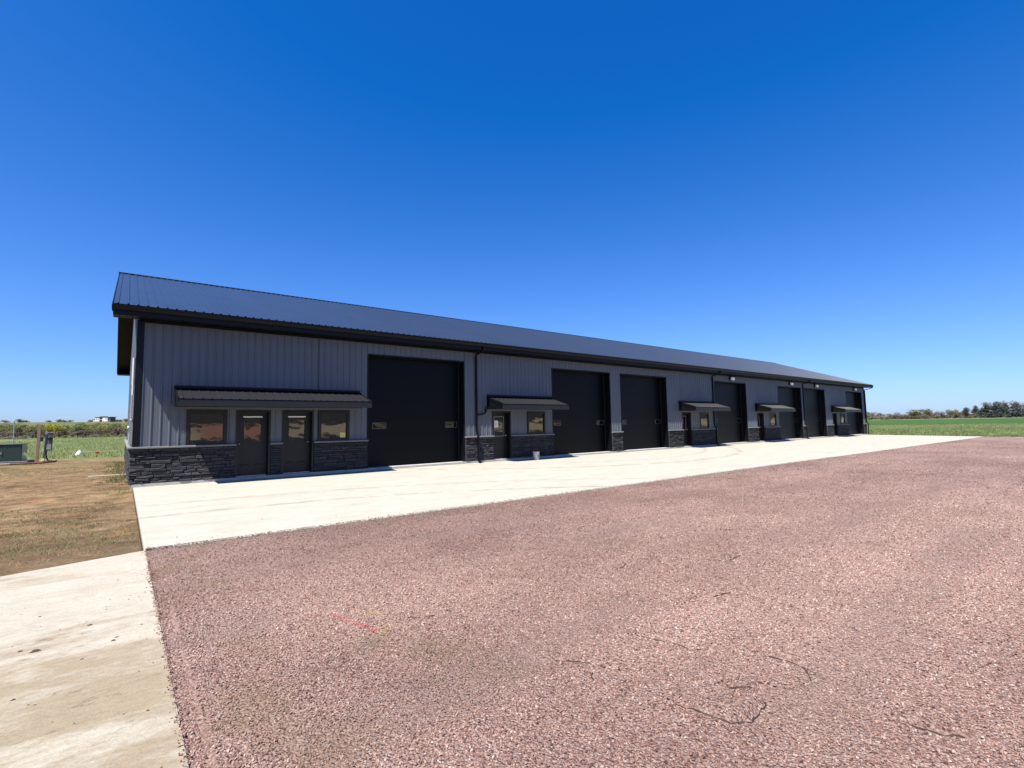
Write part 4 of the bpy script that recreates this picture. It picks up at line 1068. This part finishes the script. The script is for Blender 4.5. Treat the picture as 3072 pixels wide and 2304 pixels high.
for az, h, mk in spec:
    x, y = polar(az, 430+rt_.uniform(-12, 12))
    tree('field_tree', 'round' if mk == 'leaf_olive' else 'bare', mk, x, y, h, rt_.uniform(1.2, 1.7), {'leaf_olive': 'small olive-green tree in the distant hedgerow beyond the field', 'leaf_grey': 'small bare grey tree in the distant hedgerow beyond the field', 'leaf_red': 'reddish bare tree in the distant hedgerow beyond the field'}[mk], 'tree', {'leaf_olive': 'olive hedgerow trees', 'leaf_grey': 'grey hedgerow trees', 'leaf_red': 'reddish hedgerow trees'}[mk])
for k in range(70):
    az = 66+21*(k+rt_.uniform(-.3, .3))/70; x, y = polar(az, 424+rt_.uniform(-14, 14)); mk = rt_.choice(('leaf_grey', 'leaf_olive', 'leaf_red'))
    tree('hedge_bush', 'bush', mk, x, y, rt_.uniform(2.4, 4.2), rt_.uniform(1.3, 2.0), {'leaf_grey': 'low grey', 'leaf_olive': 'low olive-green', 'leaf_red': 'low reddish'}[mk]+' bush in the distant hedgerow beyond the field', 'bush', {'leaf_grey': 'grey', 'leaf_olive': 'olive', 'leaf_red': 'reddish'}[mk]+' hedgerow bushes')

# hilltop house
az_h = -1.42; hx, hy = polar(az_h, 650); HZ = gz(hx, hy)
hs2 = tag(empty('hilltop_house', (hx, hy, HZ-1.0), rad(-42)), 'large white house with flat roofs on the far left hilltop', 'house')
hs2.scale = (.62, .62, .85)
MB().box(-11, -3.6, 0, 11, -1.5, 6.6).box(1.6, 10.4, 0, 11, -1.5, 6.6).box(-15.5, -11.002, 1.0, 10, -1.5, 4.2).build('wall', M['siding'], hs2)
MB().box(-3.6, 1.6, 1.6, 10.5, -1.5, 7.2).build('stair_block', M['panel_dark'], hs2)
MB().box(10.4, 14.8, .6, 10.5, -1.5, 6.6).build('side_wing', M['panel_dark'], hs2)
rf = MB().box(-11.5, -3.0, -.5, 11.5, 6.6, 7.3).box(.9, 15.2, -.5, 11.5, 6.62, 7.2).box(-3.0, .9, .8, 11, 7.2, 7.9).build('roof', M['hroof'], hs2)
MB().box(-16, -10.9, .4, 10.6, 4.2, 4.5).build('lower_roof', M['hroof'], rf)
for (x0, z0, ww, hh) in ((-10, 4.0, 2.0, 1.5), (-6.6, 4.0, 2.0, 1.5), (-10, .6, 2.0, 1.8), (-6.6, .6, 2.0, 1.8), (3.0, .6, 2.2, 1.8), (6.9, 4.0, 2.2, 1.5), (6.9, .6, 2.2, 1.8), (-14.4, 1.2, 1.8, 1.4), (11.4, 3.6, 2.4, 1.8)):
    yq = -.06 if x0 > -11 and x0 < 10 else (.94 if x0 < -11 else .54)
    wq = MB().box(x0, x0+ww, yq, yq+.05, z0, z0+hh).build('window', M['siding'] if x0 < 10 else M['box_grey'], hs2); MB().box(x0+.12, x0+ww-.12, yq-.03, yq-.004, z0+.12, z0+hh-.12).build('pane', M['hglass'], wq)
for z0 in (.2, 3.4): MB().box(-3.4, 1.4, .2, 1.58, z0, z0+.25).box(-3.4, 1.4, .2, .26, z0+.25, z0+1.1).build('balcony', M['box_grey'], hs2)
MB().box(-2.2, .2, 1.5, 1.59, 4.2, 6.6).box(-2.2, .2, 1.5, 1.59, .6, 3.0).build('glazed_doors', M['hglass'], hs2)

# grass, weeds and straw: uncountable
def blades(n, xy, hmin, hmax, seed, wd=.012, clump=5, spread=.06, lean_=.5):
    r = np.random.default_rng(seed); x, y = xy(r, n)
    x = np.repeat(x, clump) + r.normal(0, spread, n*clump); y = np.repeat(y, clump) + r.normal(0, spread, n*clump); N_ = len(x)
    z = ground_h(x, y)-.01; h = r.uniform(hmin, hmax, N_); a = r.uniform(0, 6.28, N_); l = r.uniform(0, lean_, N_)*h; b = r.uniform(0, 6.28, N_)
    wx, wy = np.cos(a)*wd, np.sin(a)*wd
    v = np.stack([np.stack([x-wx, y-wy, z], 1), np.stack([x+wx, y+wy, z], 1), np.stack([x+np.cos(b)*l, y+np.sin(b)*l, z+h], 1)], 1).reshape(-1, 3)
    return v, np.arange(3*N_).reshape(-1, 3)
def wedge(a0, a1, d0, d1, pw=1.0, keep=None):
    def f(r, n):
        az = np.radians(r.uniform(a0, a1, n*3)); D = (r.uniform(d0**pw, d1**pw, n*3))**(1/pw); x = CAM.x+D*np.sin(az); y = CAM.y+D*np.cos(az)
        k = ~((x > -.02) & (x < 61.6) & (y < 18.5))
        if keep: k &= keep(x, y)
        return x[k][:n], y[k][:n]
    def g(r, n):
        x, y = f(r, n)
        if len(x) < n: q = np.arange(n) % len(x); x, y = x[q], y[q]
        return x, y
    return g
patch = lambda x, y: vnoise(x, y, .55, 9)+.5*vnoise(x, y, 1.7, 8) + .010*np.clip(y, -8, 18) > .88
v, f = blades(2600, wedge(-14, 3, 9.3, 44, 1, lambda x, y: patch(x, y) & (y > -8.6)), .015, .07, 1, .006, 6, .06, 1.3)
tag(link_mesh('sparse_grass', np_mesh('sparse_grass', v, f), M['blade']), 'sparse short grass sprouting through the brown dirt', 'grass', kind='stuff')
v, f = blades(3200, wedge(-14, 3, 9.3, 46, 1, lambda x, y: (y > -8.6) & (y < 30)), .01, .06, 2, .006, 5, .07, 2.5)
tag(link_mesh('dry_straw', np_mesh('dry_straw', v, f), M['straw']), 'bits of dry straw and dead grass strewn over the dirt', 'straw', kind='stuff')
v, f = blades(12000, wedge(-14, 5, 42, 195, 1.0, lambda x, y: (y + 6*vnoise(x, y, .2, 4) > 27) & (vnoise(x, y, .09, 14)+.5*vnoise(x, y, .4, 15) > .45)), .12, .34, 3, .03, 5, .25, .8)
tag(link_mesh('green_weeds', np_mesh('green_weeds', v, f), M['weed']), 'band of tall green weeds beyond the dirt at left', 'weeds', kind='stuff')
v, f = blades(300, lambda r, n: (-.05-np.abs(r.normal(0, .35, n)), r.uniform(2.5, 17, n)), .03, .13, 4, .010, 5, .07, .9)
tag(link_mesh('wall_grass', np_mesh('wall_grass', v, f), M['blade']), 'green grass growing along the left wall of the building', 'grass', kind='stuff')
v, f = blades(26000, lambda r, n: (61.9+r.uniform(0, 1, n)**1.6*150, r.uniform(-45, 60, n)), .10, .26, 5, .02, 4, .15, .7)
tag(link_mesh('field_grass', np_mesh('field_grass', v, f), M['blade']), 'light green grass of the open field beyond the building', 'grass', kind='stuff')
# crumbs of mud on the slabs and clods in the dirt
def crumbs(name, pts, mat, label, cat):
    r = np.random.default_rng(5); mb = MB()
    for (x, y, z, s) in pts:
        n = len(mb.v); k = 7
        for t in (0, 1):
            for j in range(k):
                a = 6.283*j/k; q = s*(1-.45*t)*r.uniform(.7, 1.2); mb.v.append((x+q*math.cos(a)*1.3, y+q*math.sin(a)*.8, z+t*s*.45*r.uniform(.7, 1.3)))
        for j in range(k): mb.f.append((n+j, n+(j+1) % k, n+k+(j+1) % k, n+k+j))
        mb.f.append(tuple(range(n+k, n+2*k)))
    return tag(mb.build(name, mat), label, cat, kind='stuff')
r5 = random.Random(5); pts = []
for u, v_, s in ((268, 1876, .035), (105, 1955, .06), (60, 1955, .03), (180, 1890, .015), (120, 1850, .025), (425, 1873, .02), (330, 1798, .015), (318, 1820, .012), (340, 1922, .035), (350, 1912, .025), (245, 1978, .02), (40, 2100, .025), (85, 2115, .014), (105, 2115, .014), (385, 1748, .012), (440, 1918, .012), (540, 2240, .02), (515, 2155, .012), (280, 1738, .014)):
    p = at_px(u, v_, DZ); pts.append((p.x, p.y, DZ, s*.5))
for k in range(120): pts.append((r5.uniform(-2.6, .0), r5.uniform(-16.5, -9.6), DZ, r5.uniform(.002, .007)))
for k in range(60): x, y = r5.uniform(.3, 30), r5.uniform(-8.8, -.9); pts.append((x, y, apron_z(y), r5.uniform(.004, .014)))
crumbs('mud_crumbs', pts, M['dirt'], 'small dark crumbs of dried mud scattered on the concrete', 'mud')
pts = []
for k in range(900):
    x, y = -abs(r5.gauss(0, 3.2))-.05, r5.uniform(-8.7, 26); pts.append((x, y, gz(x, y)-.01, r5.uniform(.008, .045)*r5.random()))
crumbs('soil_clods', pts, M['dirt'], 'small clods of brown soil lying over the bare dirt', 'soil')
